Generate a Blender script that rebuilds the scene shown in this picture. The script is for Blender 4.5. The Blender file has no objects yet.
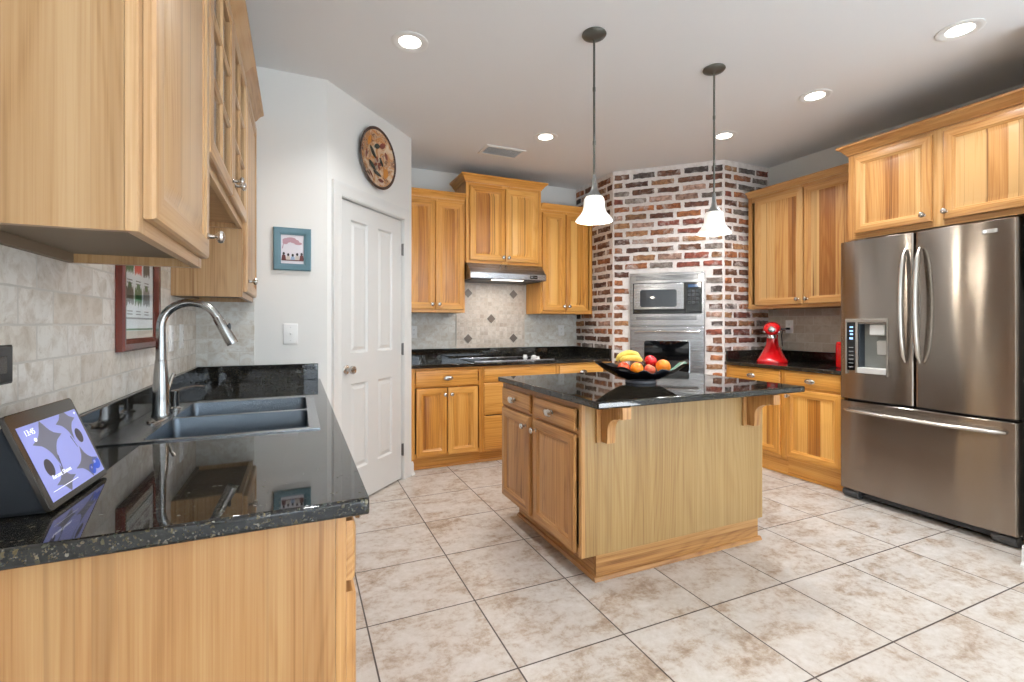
import bpy, bmesh, math, random
from math import sin, cos, pi, radians, sqrt
from mathutils import Vector, Matrix

random.seed(7)
SC = bpy.context.scene
COL = SC.collection

# ---------------------------------------------------------------- camera
cam_d = bpy.data.cameras.new('camera')
cam_d.sensor_width = 36.0
cam_d.lens = 480.0 / 1024.0 * 36.0
cam_d.shift_y = -16.0 / 1024.0
cam_d.clip_start = 0.02
cam = bpy.data.objects.new('camera', cam_d)
cam.location = (0.0, 0.0, 1.22)
cam.rotation_euler = (radians(90), 0, radians(-24.03))
COL.objects.link(cam)
SC.camera = cam

# ---------------------------------------------------------------- world, exposure
w = bpy.data.worlds.new('sky')
SC.world = w
w.use_nodes = True
nt = w.node_tree
nt.nodes.clear()
out = nt.nodes.new('ShaderNodeOutputWorld')
bg = nt.nodes.new('ShaderNodeBackground')
sky = nt.nodes.new('ShaderNodeTexSky')
sky.sky_type = 'HOSEK_WILKIE'
sky.sun_direction = Vector((-0.3, 0.5, 0.8)).normalized()
sky.turbidity = 3.0
bg.inputs['Strength'].default_value = 1.6
nt.links.new(sky.outputs[0], bg.inputs[0])
nt.links.new(bg.outputs[0], out.inputs[0])
SC.view_settings.view_transform = 'Standard'
SC.view_settings.look = 'None'
SC.view_settings.gamma = 1.0
SC.view_settings.use_curve_mapping = False
SC.view_settings.exposure = 0.0
try:
    SC.cycles.use_denoising = True
    SC.cycles.max_bounces = 10
    SC.cycles.diffuse_bounces = 5
    SC.cycles.glossy_bounces = 5
    SC.cycles.transparent_max_bounces = 12
    SC.cycles.sample_clamp_indirect = 6.0
    SC.cycles.caustics_reflective = False
    SC.cycles.caustics_refractive = False
except Exception:
    pass

# daylight coming in through the rear windows and the side window of the room
def area_light(name, loc, direction, sx, sy, power, color):
    d = bpy.data.lights.new(name, 'AREA')
    d.shape = 'RECTANGLE'
    d.size, d.size_y = sx, sy
    d.energy = power
    d.color = color
    o = bpy.data.objects.new(name, d)
    o.location = loc
    o.rotation_euler = Vector(direction).to_track_quat('-Z', 'Z').to_euler()
    COL.objects.link(o)
    return o

REAR_Y = -3.2
FAR_X = 6.2
WINDOWS_REAR = [(0.05, 1.25), (1.75, 2.95), (3.45, 4.65)]      # x ranges
WIN_Z = (0.35, 2.35)
for (xa, xb) in WINDOWS_REAR:
    area_light('daylight', ((xa + xb) / 2, REAR_Y - 0.14, sum(WIN_Z) / 2), (0, 1, 0), xb - xa, WIN_Z[1] - WIN_Z[0], 44, (0.78, 0.89, 1.0))
WIN_SIDE = (-2.2, 0.2)
area_light('daylight', (FAR_X + 0.14, sum(WIN_SIDE) / 2, sum(WIN_Z) / 2), (-1, 0, 0), WIN_SIDE[1] - WIN_SIDE[0], WIN_Z[1] - WIN_Z[0], 44, (0.78, 0.89, 1.0))
sun_d = bpy.data.lights.new('sun', 'SUN')
sun_d.energy = 85.0; sun_d.angle = radians(3); sun_d.color = (0.93, 0.97, 1.0)
sun_o = bpy.data.objects.new('sun', sun_d)
sun_o.rotation_euler = Vector((0.12, 0.62, -0.80)).to_track_quat('-Z', 'Z').to_euler()
sun_o.location = (2, -6, 6)
COL.objects.link(sun_o)

# ---------------------------------------------------------------- helpers
class MB:
    """collects faces, builds one mesh object"""
    def __init__(s):
        s.v = []; s.f = []; s.m = []; s.uv = {}
    def add(s, verts, faces, m=0):
        b = len(s.v)
        s.v += [tuple(p) for p in verts]
        for k, f in enumerate(faces):
            s.f.append(tuple(b + i for i in f))
            s.m.append(m[k] if isinstance(m, (list, tuple)) else m)
    def box(s, x0, x1, y0, y1, z0, z1, m=0):
        if x0 > x1: x0, x1 = x1, x0
        if y0 > y1: y0, y1 = y1, y0
        if z0 > z1: z0, z1 = z1, z0
        v = [(x0,y0,z0),(x1,y0,z0),(x1,y1,z0),(x0,y1,z0),(x0,y0,z1),(x1,y0,z1),(x1,y1,z1),(x0,y1,z1)]
        s.add(v, [(0,3,2,1),(4,5,6,7),(0,1,5,4),(1,2,6,5),(2,3,7,6),(3,0,4,7)], m)
    def prism(s, prof, axis, a0, a1, m=0):
        """prof: closed 2D polygon; axis x: (y,z), y: (x,z), z: (x,y)"""
        n = len(prof)
        def mk(p, a):
            return {'x': (a, p[0], p[1]), 'y': (p[0], a, p[1]), 'z': (p[0], p[1], a)}[axis]
        v = [mk(p, a0) for p in prof] + [mk(p, a1) for p in prof]
        f = [tuple(range(n))[::-1], tuple(range(n, 2 * n))]
        f += [(i, (i + 1) % n, n + (i + 1) % n, n + i) for i in range(n)]
        s.add(v, f, m)
    def loft(s, rings, m=0, closed=True, caps=(True, True)):
        n = len(rings[0])
        v = [p for r in rings for p in r]
        f = []
        for k in range(len(rings) - 1):
            for i in range(n if closed else n - 1):
                j = (i + 1) % n
                f.append((k*n+i, k*n+j, (k+1)*n+j, (k+1)*n+i))
        if closed and caps[0]: f.append(tuple(range(n))[::-1])
        if closed and caps[1]: f.append(tuple(range((len(rings)-1)*n, len(rings)*n)))
        s.add(v, f, m)
    def lathe(s, prof, c=(0,0,0), axis='z', n=24, m=0, caps=(True, True), sx=1.0, sy=1.0):
        rings = []
        for r, h in prof:
            ring = []
            for i in range(n):
                a = 2*pi*i/n
                p, q = r*cos(a)*sx, r*sin(a)*sy
                if axis == 'z': ring.append((c[0]+p, c[1]+q, c[2]+h))
                elif axis == 'y': ring.append((c[0]+p, c[1]+h, c[2]+q))
                elif axis == '-y': ring.append((c[0]+p, c[1]-h, c[2]+q))
                else: ring.append((c[0]+h, c[1]+p, c[2]+q))
            rings.append(ring)
        s.loft(rings, m, True, caps)
    def tube(s, pts, r, n=12, m=0, caps=(True, True), up=None, flat=1.0):
        pts = [Vector(p) for p in pts]
        rings = []
        prev = None
        for i, p in enumerate(pts):
            if i == 0: t = pts[1] - pts[0]
            elif i == len(pts) - 1: t = pts[-1] - pts[-2]
            else: t = (pts[i+1] - pts[i]).normalized() + (pts[i] - pts[i-1]).normalized()
            t = t.normalized()
            if prev is None:
                ref = Vector(up) if up else (Vector((0,0,1)) if abs(t.z) < 0.9 else Vector((1,0,0)))
                a = t.cross(ref).normalized()
            else:
                a = (prev - t * prev.dot(t)).normalized()
            prev = a
            b = t.cross(a).normalized()
            rr = r[i] if isinstance(r, (list, tuple)) else r
            rings.append([tuple(p + a*rr*cos(2*pi*k/n) + b*rr*flat*sin(2*pi*k/n)) for k in range(n)])
        s.loft(rings, m, True, caps)
    def ellipsoid(s, c, rx, ry, rz, m=0, n=20, k=12):
        prof = []
        rings = []
        for j in range(1, k):
            a = -pi/2 + pi*j/k
            rings.append([(c[0]+rx*cos(a)*cos(2*pi*i/n), c[1]+ry*cos(a)*sin(2*pi*i/n), c[2]+rz*sin(a)) for i in range(n)])
        b = len(s.v)
        s.loft(rings, m, True, (False, False))
        lo = len(s.v); s.v.append((c[0], c[1], c[2]-rz)); s.v.append((c[0], c[1], c[2]+rz))
        for i in range(n):
            j = (i+1) % n
            s.f.append((lo, b+j, b+i)); s.m.append(m)
            t = b + (k-2)*n
            s.f.append((lo+1, t+i, t+j)); s.m.append(m)
    def build(s, name, mats, parent=None, world=False, smooth=35, bevel=0, uv=None, colors=None, recalc=True):
        if not isinstance(mats, (list, tuple)): mats = [mats]
        me = bpy.data.meshes.new(name)
        vs = s.v
        if world and parent is not None:
            inv = parent.matrix_basis.inverted()
            vs = [tuple(inv @ Vector(p)) for p in vs]
        me.from_pydata(vs, [], s.f)
        for mt in mats: me.materials.append(mt)
        me.polygons.foreach_set('material_index', s.m)
        if recalc:
            bm = bmesh.new(); bm.from_mesh(me)
            bmesh.ops.recalc_face_normals(bm, faces=bm.faces)
            bm.to_mesh(me); bm.free()
        if smooth:
            me.polygons.foreach_set('use_smooth', [True]*len(me.polygons))
            me.set_sharp_from_angle(angle=radians(smooth))
        if uv:
            lay = me.uv_layers.new(name='UVMap')
            for lp in me.loops:
                lay.data[lp.index].uv = uv(me.vertices[lp.vertex_index].co)
        if colors:
            at = me.color_attributes.new('tint', 'FLOAT_COLOR', 'POINT')
            for i, c in enumerate(colors): at.data[i].color = (*c, 1.0)
        me.update()
        o = bpy.data.objects.new(name, me)
        COL.objects.link(o)
        if parent is not None: o.parent = parent
        if bevel:
            b = o.modifiers.new('bevel', 'BEVEL')
            b.width = bevel; b.segments = 2; b.limit_method = 'ANGLE'; b.angle_limit = radians(40)
            b.harden_normals = False
        return o

def tag(o, label, cat, group=None):
    o['label'] = label; o['category'] = cat
    if group: o['group'] = group
    return o

def thing(name, label, cat, loc=(0,0,0), rz=0.0, group=None):
    o = bpy.data.objects.new(name, None)
    o.empty_display_size = 0.1
    o.location = loc; o.rotation_euler = (0, 0, rz)
    COL.objects.link(o)
    o.matrix_basis = Matrix.Translation(Vector(loc)) @ Matrix.Rotation(rz, 4, 'Z')
    return tag(o, label, cat, group)

def struct(o):
    o['kind'] = 'structure'
    return o

def struct_empty(name, loc, rz=0.0):
    o = bpy.data.objects.new(name, None)
    COL.objects.link(o)
    o.matrix_basis = Matrix.Translation(Vector(loc)) @ Matrix.Rotation(rz, 4, 'Z')
    return struct(o)

def copy_tree(o, parent=None):
    c = o.copy(); COL.objects.link(c)
    if parent is not None: c.parent = parent
    for ch in [x for x in bpy.data.objects if x.parent == o]:
        copy_tree(ch, c)
    return c

def cut(o, lo, hi):
    """cut a box (in the object's own coordinates) out of a mesh"""
    m = MB(); m.box(lo[0], hi[0], lo[1], hi[1], lo[2], hi[2])
    c = m.build('cutter', o.data.materials[0], smooth=0)
    c.matrix_world = o.matrix_world.copy()
    bpy.context.view_layer.update()
    c.matrix_world = o.matrix_world.copy()
    md = o.modifiers.new('b', 'BOOLEAN'); md.operation = 'DIFFERENCE'; md.object = c; md.solver = 'EXACT'
    bpy.context.view_layer.update()
    dg = bpy.context.evaluated_depsgraph_get()
    me = bpy.data.meshes.new_from_object(o.evaluated_get(dg))
    o.modifiers.remove(md)
    old = o.data; nm = old.name
    o.data = me; bpy.data.meshes.remove(old); me.name = nm
    cm = c.data
    bpy.data.objects.remove(c); bpy.data.meshes.remove(cm)

def text_part(name, body, size, mat, parent, loc, rot, extrude=0.0004, align='CENTER'):
    cu = bpy.data.curves.new(name, 'FONT')
    cu.body = body; cu.size = size; cu.extrude = extrude
    cu.align_x = align; cu.align_y = 'CENTER'
    t = bpy.data.objects.new('tmp_text', cu); COL.objects.link(t)
    bpy.context.view_layer.update()
    me = bpy.data.meshes.new_from_object(t.evaluated_get(bpy.context.evaluated_depsgraph_get()))
    bpy.data.objects.remove(t); bpy.data.curves.remove(cu)
    me.name = name
    me.materials.clear(); me.materials.append(mat)
    o = bpy.data.objects.new(name, me); COL.objects.link(o)
    o.parent = parent; o.location = loc; o.rotation_euler = rot
    return o

# ---------------------------------------------------------------- materials
def lin(r, g, b):
    f = lambda c: (c/255/12.92) if c/255 <= 0.04045 else ((c/255 + 0.055)/1.055)**2.4
    return (f(r), f(g), f(b), 1.0)

class NT:
    def __init__(s, name):
        s.mat = bpy.data.materials.new(name); s.mat.use_nodes = True
        s.t = s.mat.node_tree; s.t.nodes.clear()
        s.out = s.n('ShaderNodeOutputMaterial')
        s.b = s.n('ShaderNodeBsdfPrincipled')
        s.l(s.b.outputs[0], s.out.inputs[0])
    def n(s, typ, **kw):
        x = s.t.nodes.new(typ)
        for k, v in kw.items(): setattr(x, k, v)
        return x
    def l(s, a, b): s.t.links.new(a, b)
    def set(s, **kw):
        for k, v in kw.items(): s.b.inputs[k.replace('_', ' ')].default_value = v
    def math(s, op, a, b=None, c=None):
        x = s.n('ShaderNodeMath', operation=op)
        for i, q in enumerate((a, b, c)):
            if q is None: continue
            if isinstance(q, (int, float)): x.inputs[i].default_value = q
            else: s.l(q, x.inputs[i])
        return x.outputs[0]
    def vmath(s, op, a, b=None):
        x = s.n('ShaderNodeVectorMath', operation=op)
        for i, q in enumerate((a, b)):
            if q is None: continue
            if isinstance(q, (tuple, list)): x.inputs[i].default_value = q
            else: s.l(q, x.inputs[i])
        return x.outputs[0]
    def ramp(s, fac, stops, interp='LINEAR'):
        x = s.n('ShaderNodeValToRGB'); cr = x.color_ramp; cr.interpolation = interp
        while len(cr.elements) > 1: cr.elements.remove(cr.elements[0])
        cr.elements[0].position = stops[0][0]; cr.elements[0].color = stops[0][1]
        for p, c in stops[1:]:
            e = cr.elements.new(p); e.color = c
        s.l(fac, x.inputs[0])
        return x.outputs[0]
    def mix(s, fac, a, b, blend='MIX'):
        x = s.n('ShaderNodeMix', data_type='RGBA', blend_type=blend)
        for i, q in ((0, fac), (6, a), (7, b)):
            if isinstance(q, (int, float)): x.inputs[i].default_value = q
            elif isinstance(q, tuple): x.inputs[i].default_value = q
            else: s.l(q, x.inputs[i])
        return x.outputs[2]
    def noise(s, vec, scale, detail=4, rough=0.55, dist=0.0, lac=2.0):
        x = s.n('ShaderNodeTexNoise')
        x.inputs['Scale'].default_value = scale; x.inputs['Detail'].default_value = detail
        x.inputs['Roughness'].default_value = rough; x.inputs['Distortion'].default_value = dist
        if vec is not None: s.l(vec, x.inputs['Vector'])
        return x
    def bump(s, h, strength=0.2, dist=0.01):
        x = s.n('ShaderNodeBump'); x.inputs['Strength'].default_value = strength; x.inputs['Distance'].default_value = dist
        s.l(h, x.inputs['Height']); s.l(x.outputs[0], s.b.inputs['Normal'])
    def obj(s): return s.n('ShaderNodeTexCoord').outputs['Object']
    def uv(s): return s.n('ShaderNodeTexCoord').outputs['UV']

def plain(name, rgb, rough=0.5, metal=0.0, spec=0.5, coat=0.0):
    m = NT(name); m.set(Base_Color=lin(*rgb), Roughness=rough, Metallic=metal)
    m.b.inputs['Specular IOR Level'].default_value = spec
    m.b.inputs['Coat Weight'].default_value = coat
    m.b.inputs['Coat Roughness'].default_value = 0.08
    # a faint unevenness so that no surface is perfectly uniform
    nz = m.noise(m.obj(), 9.0, 3)
    m.l(m.mix(m.math('MULTIPLY', nz.outputs[0], 0.10), lin(*rgb), (rgb[0]/400*.8, rgb[1]/400*.8, rgb[2]/400*.8, 1)), m.b.inputs['Base Color'])
    return m.mat

def glow(name, rgb, strength):
    m = NT(name)
    m.set(Base_Color=lin(*rgb), Roughness=0.4)
    m.b.inputs['Emission Color'].default_value = lin(*rgb)
    m.b.inputs['Emission Strength'].default_value = strength
    return m.mat

def paint(name, rgb, rough=0.7, bump=0.08):
    m = NT(name); m.set(Roughness=rough)
    c = m.obj()
    nz = m.noise(c, 1.3, 3)
    m.l(m.mix(m.math('MULTIPLY', nz.outputs[0], 0.08), lin(*rgb), lin(*[max(0, q-22) for q in rgb])), m.b.inputs['Base Color'])
    n2 = m.noise(c, 140, 3)
    m.bump(n2.outputs[0], bump, 0.002)
    return m.mat

def wood(name, axis, light, mid, dark, plank=0.075, contrast=1.0, streak=0.5, ring=1.0, tonev=0.5, rough=0.33):
    """hickory; axis = direction of the grain in the part's own coordinates"""
    m = NT(name)
    oi = m.n('ShaderNodeObjectInfo')
    rnd = oi.outputs['Random']
    sp = m.n('ShaderNodeSeparateXYZ'); m.l(m.obj(), sp.inputs[0])
    X, Y, Z = sp.outputs
    if axis == 'z': al, p1, p2 = Z, X, Y
    elif axis == 'x': al, p1, p2 = X, Z, Y
    else: al, p1, p2 = Y, X, Z
    perp = m.math('ADD', p1, m.math('MULTIPLY', p2, 0.83))
    # glued-up boards of uneven width
    wob = m.noise(None, 6.0, 0)
    cb0 = m.n('ShaderNodeCombineXYZ'); m.l(perp, cb0.inputs[0]); m.l(m.math('MULTIPLY', rnd, 37.0), cb0.inputs[1])
    m.l(cb0.outputs[0], wob.inputs['Vector'])
    pos = m.math('ADD', m.math('DIVIDE', perp, plank), m.math('ADD', m.math('MULTIPLY', rnd, 13.7), m.math('MULTIPLY', wob.outputs[0], 0.9)))
    idx = m.math('FLOOR', pos)
    wn = m.n('ShaderNodeTexWhiteNoise', noise_dimensions='2D')
    cb1 = m.n('ShaderNodeCombineXYZ'); m.l(idx, cb1.inputs[0]); m.l(m.math('MULTIPLY', rnd, 91.0), cb1.inputs[1])
    m.l(cb1.outputs[0], wn.inputs['Vector'])
    tone = wn.outputs['Value']
    off = m.math('ADD', m.math('MULTIPLY', tone, 23.0), m.math('MULTIPLY', rnd, 50.0))
    def coords(sp_, sa):
        cb = m.n('ShaderNodeCombineXYZ')
        m.l(m.math('MULTIPLY', perp, sp_), cb.inputs[0])
        m.l(off, cb.inputs[1])
        m.l(m.math('MULTIPLY', al, sa), cb.inputs[2])
        return cb.outputs[0]
    fine = m.noise(coords(260, 2.4), 1.0, 3, 0.6, 0.05)
    mid_n = m.noise(coords(95, 0.8), 1.0, 3, 0.6, 0.10)
    broad = m.noise(coords(14, 0.22), 1.0, 2, 0.5, 0.05)
    low = m.noise(coords(6.0, 0.55), 1.0, 1, 0.4, 0.0)
    rings = m.math('SINE', m.math('ADD', m.math('MULTIPLY', low.outputs[0], 95.0), m.math('MULTIPLY', perp, 190.0)))
    rings = m.math('POWER', m.math('MULTIPLY_ADD', rings, 0.5, 0.5), 3.0)
    g = m.math('ADD', m.math('MULTIPLY', fine.outputs[0], 0.40), m.math('MULTIPLY', mid_n.outputs[0], 0.40))
    g = m.math('ADD', g, m.math('MULTIPLY', broad.outputs[0], 0.34))
    g = m.math('ADD', g, m.math('MULTIPLY', m.math('MULTIPLY', rings, fine.outputs[0]), 0.15 * ring))
    g = m.math('ADD', g, m.math('MULTIPLY', m.math('SUBTRACT', tone, 0.5), 0.34 * tonev))
    base = m.ramp(g, [(0.40, light), (0.62 + 0.05*(1-contrast), mid), (0.84 + 0.1*(1-contrast), dark)])
    # heartwood streaks: long dark lines
    st = m.noise(coords(13, 0.14), 1.0, 2, 0.55, 0.2)
    sf = m.ramp(st.outputs[0], [(0.600, (0,0,0,1)), (0.610, (1,1,1,1)), (0.622, (0.9,0.9,0.9,1)), (0.640, (0.20,0.20,0.20,1)), (0.74, (0.45,0.45,0.45,1))])
    base = m.mix(m.math('MULTIPLY', sf, streak), base, (dark[0]*0.50, dark[1]*0.44, dark[2]*0.40, 1))
    # board edges
    fr = m.math('FRACT', pos)
    edge = m.math('LESS_THAN', fr, 0.012)
    base = m.mix(m.math('MULTIPLY', edge, 0.5 * tonev), base, (dark[0]*0.6, dark[1]*0.55, dark[2]*0.5, 1))
    m.l(base, m.b.inputs['Base Color'])
    m.set(Roughness=rough)
    m.b.inputs['Specular IOR Level'].default_value = 0.45
    m.bump(fine.outputs[0], 0.06, 0.001)
    return m.mat

def wood_set(name, light, mid, dark, **kw):
    fr = dict(kw); fr['plank'] = 0.35; fr['tonev'] = 0.5; fr['streak'] = kw.get('streak', 0.5) * 0.08
    return {'z': wood(name + '_vertical', 'z', light, mid, dark, **fr),
            'x': wood(name + '_cross', 'x', light, mid, dark, **fr),
            'y': wood(name + '_deep', 'y', light, mid, dark, **fr),
            'p': wood(name + '_panel', 'z', light, mid, dark, **kw)}

WOOD = wood_set('hickory_honey', lin(231,176,97), lin(210,147,66), lin(164,100,33), plank=0.085, streak=0.75, tonev=1.3)
WOODR = wood_set('hickory_bright', lin(195,155,102), lin(180,131,76), lin(139,86,42), plank=0.095, streak=0.9, tonev=1.7)
WOODI = wood_set('hickory_brown', lin(197,154,101), lin(174,126,74), lin(122,78,42), plank=0.08, streak=0.6, tonev=0.9)
WOODL = wood_set('hickory_pale', lin(190,160,121), lin(175,138,97), lin(138,100,64), plank=0.09, streak=0.35, tonev=0.6)
VENEER = wood('hickory_veneer', 'z', lin(164,133,96), lin(147,113,74), lin(116,80,46), plank=0.16, streak=0.12, ring=1.0, contrast=0.45, tonev=0.3)
VENEER_W = wood('hickory_veneer_warm', 'z', lin(176,138,92), lin(161,117,71), lin(124,80,42), plank=0.15, streak=0.3, ring=1.0, contrast=0.45, tonev=0.4)
VENEER_I = wood('hickory_veneer_island', 'z', lin(175,146,98), lin(155,122,76), lin(118,85,47), plank=0.12, streak=0.15, ring=1.0, contrast=0.5, tonev=0.4)
UNDERSIDE_SHADED = plain('cabinet_underside_shaded', (112,94,74), 0.6)  # colour darkened to carry the shade under the cabinets

WALL = paint('wall_paint', (228, 227, 223))
CEIL = paint('ceiling_paint', (233, 233, 233), 0.8, 0.15)
TRIM = plain('white_trim_paint', (223, 223, 220), 0.3)
DOORW = plain('white_door_paint', (215, 215, 212), 0.32)

def floor_mat():
    m = NT('floor_tile')
    c = m.obj()
    mp = m.n('ShaderNodeMapping'); mp.inputs['Location'].default_value = (-0.7165 + 0.0015, -1.551 + 0.0015, 0)
    m.l(c, mp.inputs[0])
    br = m.n('ShaderNodeTexBrick', offset=0.0, squash=1.0)
    br.inputs['Scale'].default_value = 1.0
    br.inputs['Brick Width'].default_value = 0.4594
    br.inputs['Row Height'].default_value = 0.4594
    br.inputs['Mortar Size'].default_value = 0.0034
    br.inputs['Mortar Smooth'].default_value = 0.15
    br.inputs['Color1'].default_value = (0,0,0,1); br.inputs['Color2'].default_value = (1,1,1,1)
    m.l(mp.outputs[0], br.inputs['Vector'])
    shift = m.vmath('MULTIPLY', br.outputs['Color'], (31.0, 17.0, 9.0))
    v = m.vmath('ADD', c, shift)
    mp2 = m.n('ShaderNodeMapping'); mp2.inputs['Scale'].default_value = (1.0, 1.5, 1.0); m.l(v, mp2.inputs[0])
    n1 = m.noise(mp2.outputs[0], 5.5, 10, 0.66, 0.4)
    n2 = m.noise(v, 30.0, 6, 0.75, 0.2)
    n3 = m.noise(v, 1.6, 3)
    f = m.math('ADD', m.math('MULTIPLY', n1.outputs[0], 0.62), m.math('MULTIPLY', n2.outputs[0], 0.40))
    colr = m.ramp(f, [(0.38, lin(204,199,193)), (0.50, lin(192,184,175)), (0.565, lin(174,159,144)), (0.63, lin(148,127,108)), (0.72, lin(116,94,76))])
    colr = m.mix(m.math('MULTIPLY', n3.outputs[0], 0.22), colr, lin(196, 183, 169))
    col2 = m.mix(br.outputs['Fac'], colr, lin(70, 58, 50))
    m.l(col2, m.b.inputs['Base Color'])
    m.l(m.ramp(n2.outputs[0], [(0.3, (0.30,)*3+(1,)), (0.7, (0.48,)*3+(1,))]), m.b.inputs['Roughness'])
    h = m.math('SUBTRACT', m.math('MULTIPLY', n2.outputs[0], 0.12), br.outputs['Fac'])
    m.bump(h, 0.35, 0.003)
    return m.mat
FLOOR = floor_mat()

def subway(name, pal, bw=0.155, rh=0.0785, grout=(206,202,194), mort=0.0028, offset=0.5, rough=0.5):
    m = NT(name)
    u = m.uv()
    br = m.n('ShaderNodeTexBrick', offset=offset, squash=1.0)
    br.inputs['Scale'].default_value = 1.0
    br.inputs['Brick Width'].default_value = bw; br.inputs['Row Height'].default_value = rh
    br.inputs['Mortar Size'].default_value = mort; br.inputs['Mortar Smooth'].default_value = 0.3
    br.inputs['Color1'].default_value = (0,0,0,1); br.inputs['Color2'].default_value = (1,1,1,1)
    wob = m.noise(u, 45.0, 2)
    uv2 = m.vmath('ADD', u, m.vmath('MULTIPLY', m.vmath('SUBTRACT', wob.outputs[1], (0.5,0.5,0.5)), (0.004,0.004,0.0)))
    m.l(uv2, br.inputs['Vector'])
    base = m.ramp(br.outputs['Color'], pal)
    sh = m.vmath('ADD', u, m.vmath('MULTIPLY', br.outputs['Color'], (9.0, 5.0, 3.0)))
    n1 = m.noise(sh, 18.0, 6, 0.65, 0.8)
    n2 = m.noise(sh, 70.0, 4, 0.6)
    base = m.mix(m.ramp(n1.outputs[0], [(0.42, (0,0,0,1)), (0.72, (0.75,0.75,0.75,1))]), base, lin(176, 160, 138))
    base = m.mix(m.ramp(n2.outputs[0], [(0.60, (0,0,0,1)), (0.75, (0.45,0.45,0.45,1))]), base, lin(150, 136, 118))
    m.l(m.mix(br.outputs['Fac'], base, lin(*grout)), m.b.inputs['Base Color'])
    m.set(Roughness=rough)
    h = m.math('SUBTRACT', m.math('MULTIPLY', n2.outputs[0], 0.2), m.math('MULTIPLY', br.outputs['Fac'], 1.0))
    m.bump(h, 0.5, 0.002)
    return m.mat
TRAV = subway('travertine_subway_tile', [(0.0, lin(226,223,216)), (0.3, lin(236,233,227)), (0.6, lin(220,214,203)), (0.85, lin(230,227,222)), (1.0, lin(206,196,182))])
TRAVB = subway('grey_stone_subway_tile', [(0.0, lin(212,212,207)), (0.35, lin(224,224,219)), (0.7, lin(204,202,195)), (1.0, lin(214,210,200))])
MOSAIC = subway('small_stone_mosaic', [(0.0, lin(222,210,198)), (0.4, lin(230,220,209)), (0.7, lin(212,198,184)), (0.92, lin(222,212,202)), (1.0, lin(190,172,156))], bw=0.043, rh=0.043, grout=(212,204,194), mort=0.002, offset=0.0)
ACCENT = plain('bronze_accent_tile', (112,100,90), 0.45)
BEAD = plain('stone_bead_border', (216,208,196), 0.5)

def granite():
    m = NT('black_granite')
    c = m.obj()
    base = None
    n1 = m.noise(c, 70, 4, 0.6)
    base = m.ramp(n1.outputs[0], [(0.35, (0.004,0.004,0.005,1)), (0.58, (0.012,0.011,0.010,1)), (0.72, (0.018,0.016,0.012,1))])
    for scale, thr, dist, k in ((120, 0.68, 0.40, 0.9), (300, 0.66, 0.42, 0.7)):
        vo = m.n('ShaderNodeTexVoronoi'); vo.inputs['Scale'].default_value = scale
        dn = m.noise(c, scale * 1.3, 2); m.l(m.vmath('ADD', c, m.vmath('MULTIPLY', m.vmath('SUBTRACT', dn.outputs[1], (0.5, 0.5, 0.5)), (1.1/scale,)*3)), vo.inputs['Vector'])
        sep = m.n('ShaderNodeSeparateColor'); m.l(vo.outputs['Color'], sep.inputs[0])
        fk = m.math('MULTIPLY', m.math('GREATER_THAN', sep.outputs[0], thr), m.math('LESS_THAN', vo.outputs['Distance'], dist))
        base = m.mix(m.math('MULTIPLY', fk, k), base, m.ramp(sep.outputs[1], [(0.0, (0.075,0.057,0.024,1)), (0.5, (0.020,0.030,0.024,1)), (0.8, (0.105,0.08,0.04,1)), (1.0, (0.13,0.13,0.115,1))]))
    m.l(base, m.b.inputs['Base Color'])
    m.set(Roughness=0.03, IOR=1.5)
    return m.mat
GRAN = granite()

def steel(name, rgb, rough=0.28, aniso=0.75, rot=0.25, wave=0.0, scratch='z'):
    m = NT(name)
    c = m.obj()
    mp = m.n('ShaderNodeMapping')
    mp.inputs['Scale'].default_value = {'x': (2, 400, 400), 'y': (400, 2, 400), 'z': (400, 400, 2)}[scratch]
    m.l(c, mp.inputs[0])
    nz = m.noise(mp.outputs[0], 1.0, 3, 0.6)
    m.set(Base_Color=lin(*rgb), Metallic=1.0, Anisotropic=aniso)
    m.b.inputs['Anisotropic Rotation'].default_value = rot
    tg = m.n('ShaderNodeTangent', direction_type='RADIAL', axis='Z'); m.l(tg.outputs[0], m.b.inputs['Tangent'])
    m.l(m.ramp(nz.outputs[0], [(0.3, (rough*0.85,)*3+(1,)), (0.7, (rough*1.15,)*3+(1,))]), m.b.inputs['Roughness'])
    if wave:
        mp2 = m.n('ShaderNodeMapping'); mp2.inputs['Scale'].default_value = (1, 1, 0.25); m.l(c, mp2.inputs[0])
        n2 = m.noise(mp2.outputs[0], 5.0, 1)
        m.bump(n2.outputs[0], wave, 0.02)
    return m.mat
STEEL = steel('brushed_steel_fridge', (156,147,138), 0.225, 0.96, 0.25, 0.24, 'y')
STEELO = steel('brushed_steel_oven', (164,164,167), 0.26, 0.6, 0.25, 0.0, 'x')
STEEL_SHADED = steel('satin_steel_shaded', (98,106,114), 0.30, 0.0, 0.0, 0.0, 'y')  # darker copy of the sink steel, shade inside the bowls in its colour
STEEL_LIT = plain('satin_steel_lit', (164,167,170), 0.27, 1.0)  # lighter copy of the sink steel, the rim's brightness in its colour
NICKEL = plain('satin_nickel', (200,196,190), 0.25, 1.0)
CHROME = plain('polished_chrome', (225,225,226), 0.10, 1.0)
BRUSHN = steel('brushed_nickel_faucet', (164,163,161), 0.2, 0.0, 0.0, 0.0, 'z')
BLACKP = plain('black_plastic', (22,22,24), 0.35)
BLACKG = plain('black_glass', (10,11,13), 0.04, 0.0, 0.6)
DKGREY = plain('dark_grey_plastic', (58,60,63), 0.45)
GREYP = plain('grey_plastic', (150,152,152), 0.4)
LTGREY = plain('pale_grey_plastic', (205,205,202), 0.35)
WHITEP = plain('white_plastic', (236,236,234), 0.35)
BRONZE = plain('pewter_bronze_metal', (98,98,92), 0.38, 0.85)
HINGE = plain('hinge_metal', (130,130,128), 0.35, 1.0)
RED = plain('glossy_red_enamel', (196,12,18), 0.15, 0.0, 0.6, 0.6)
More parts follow.
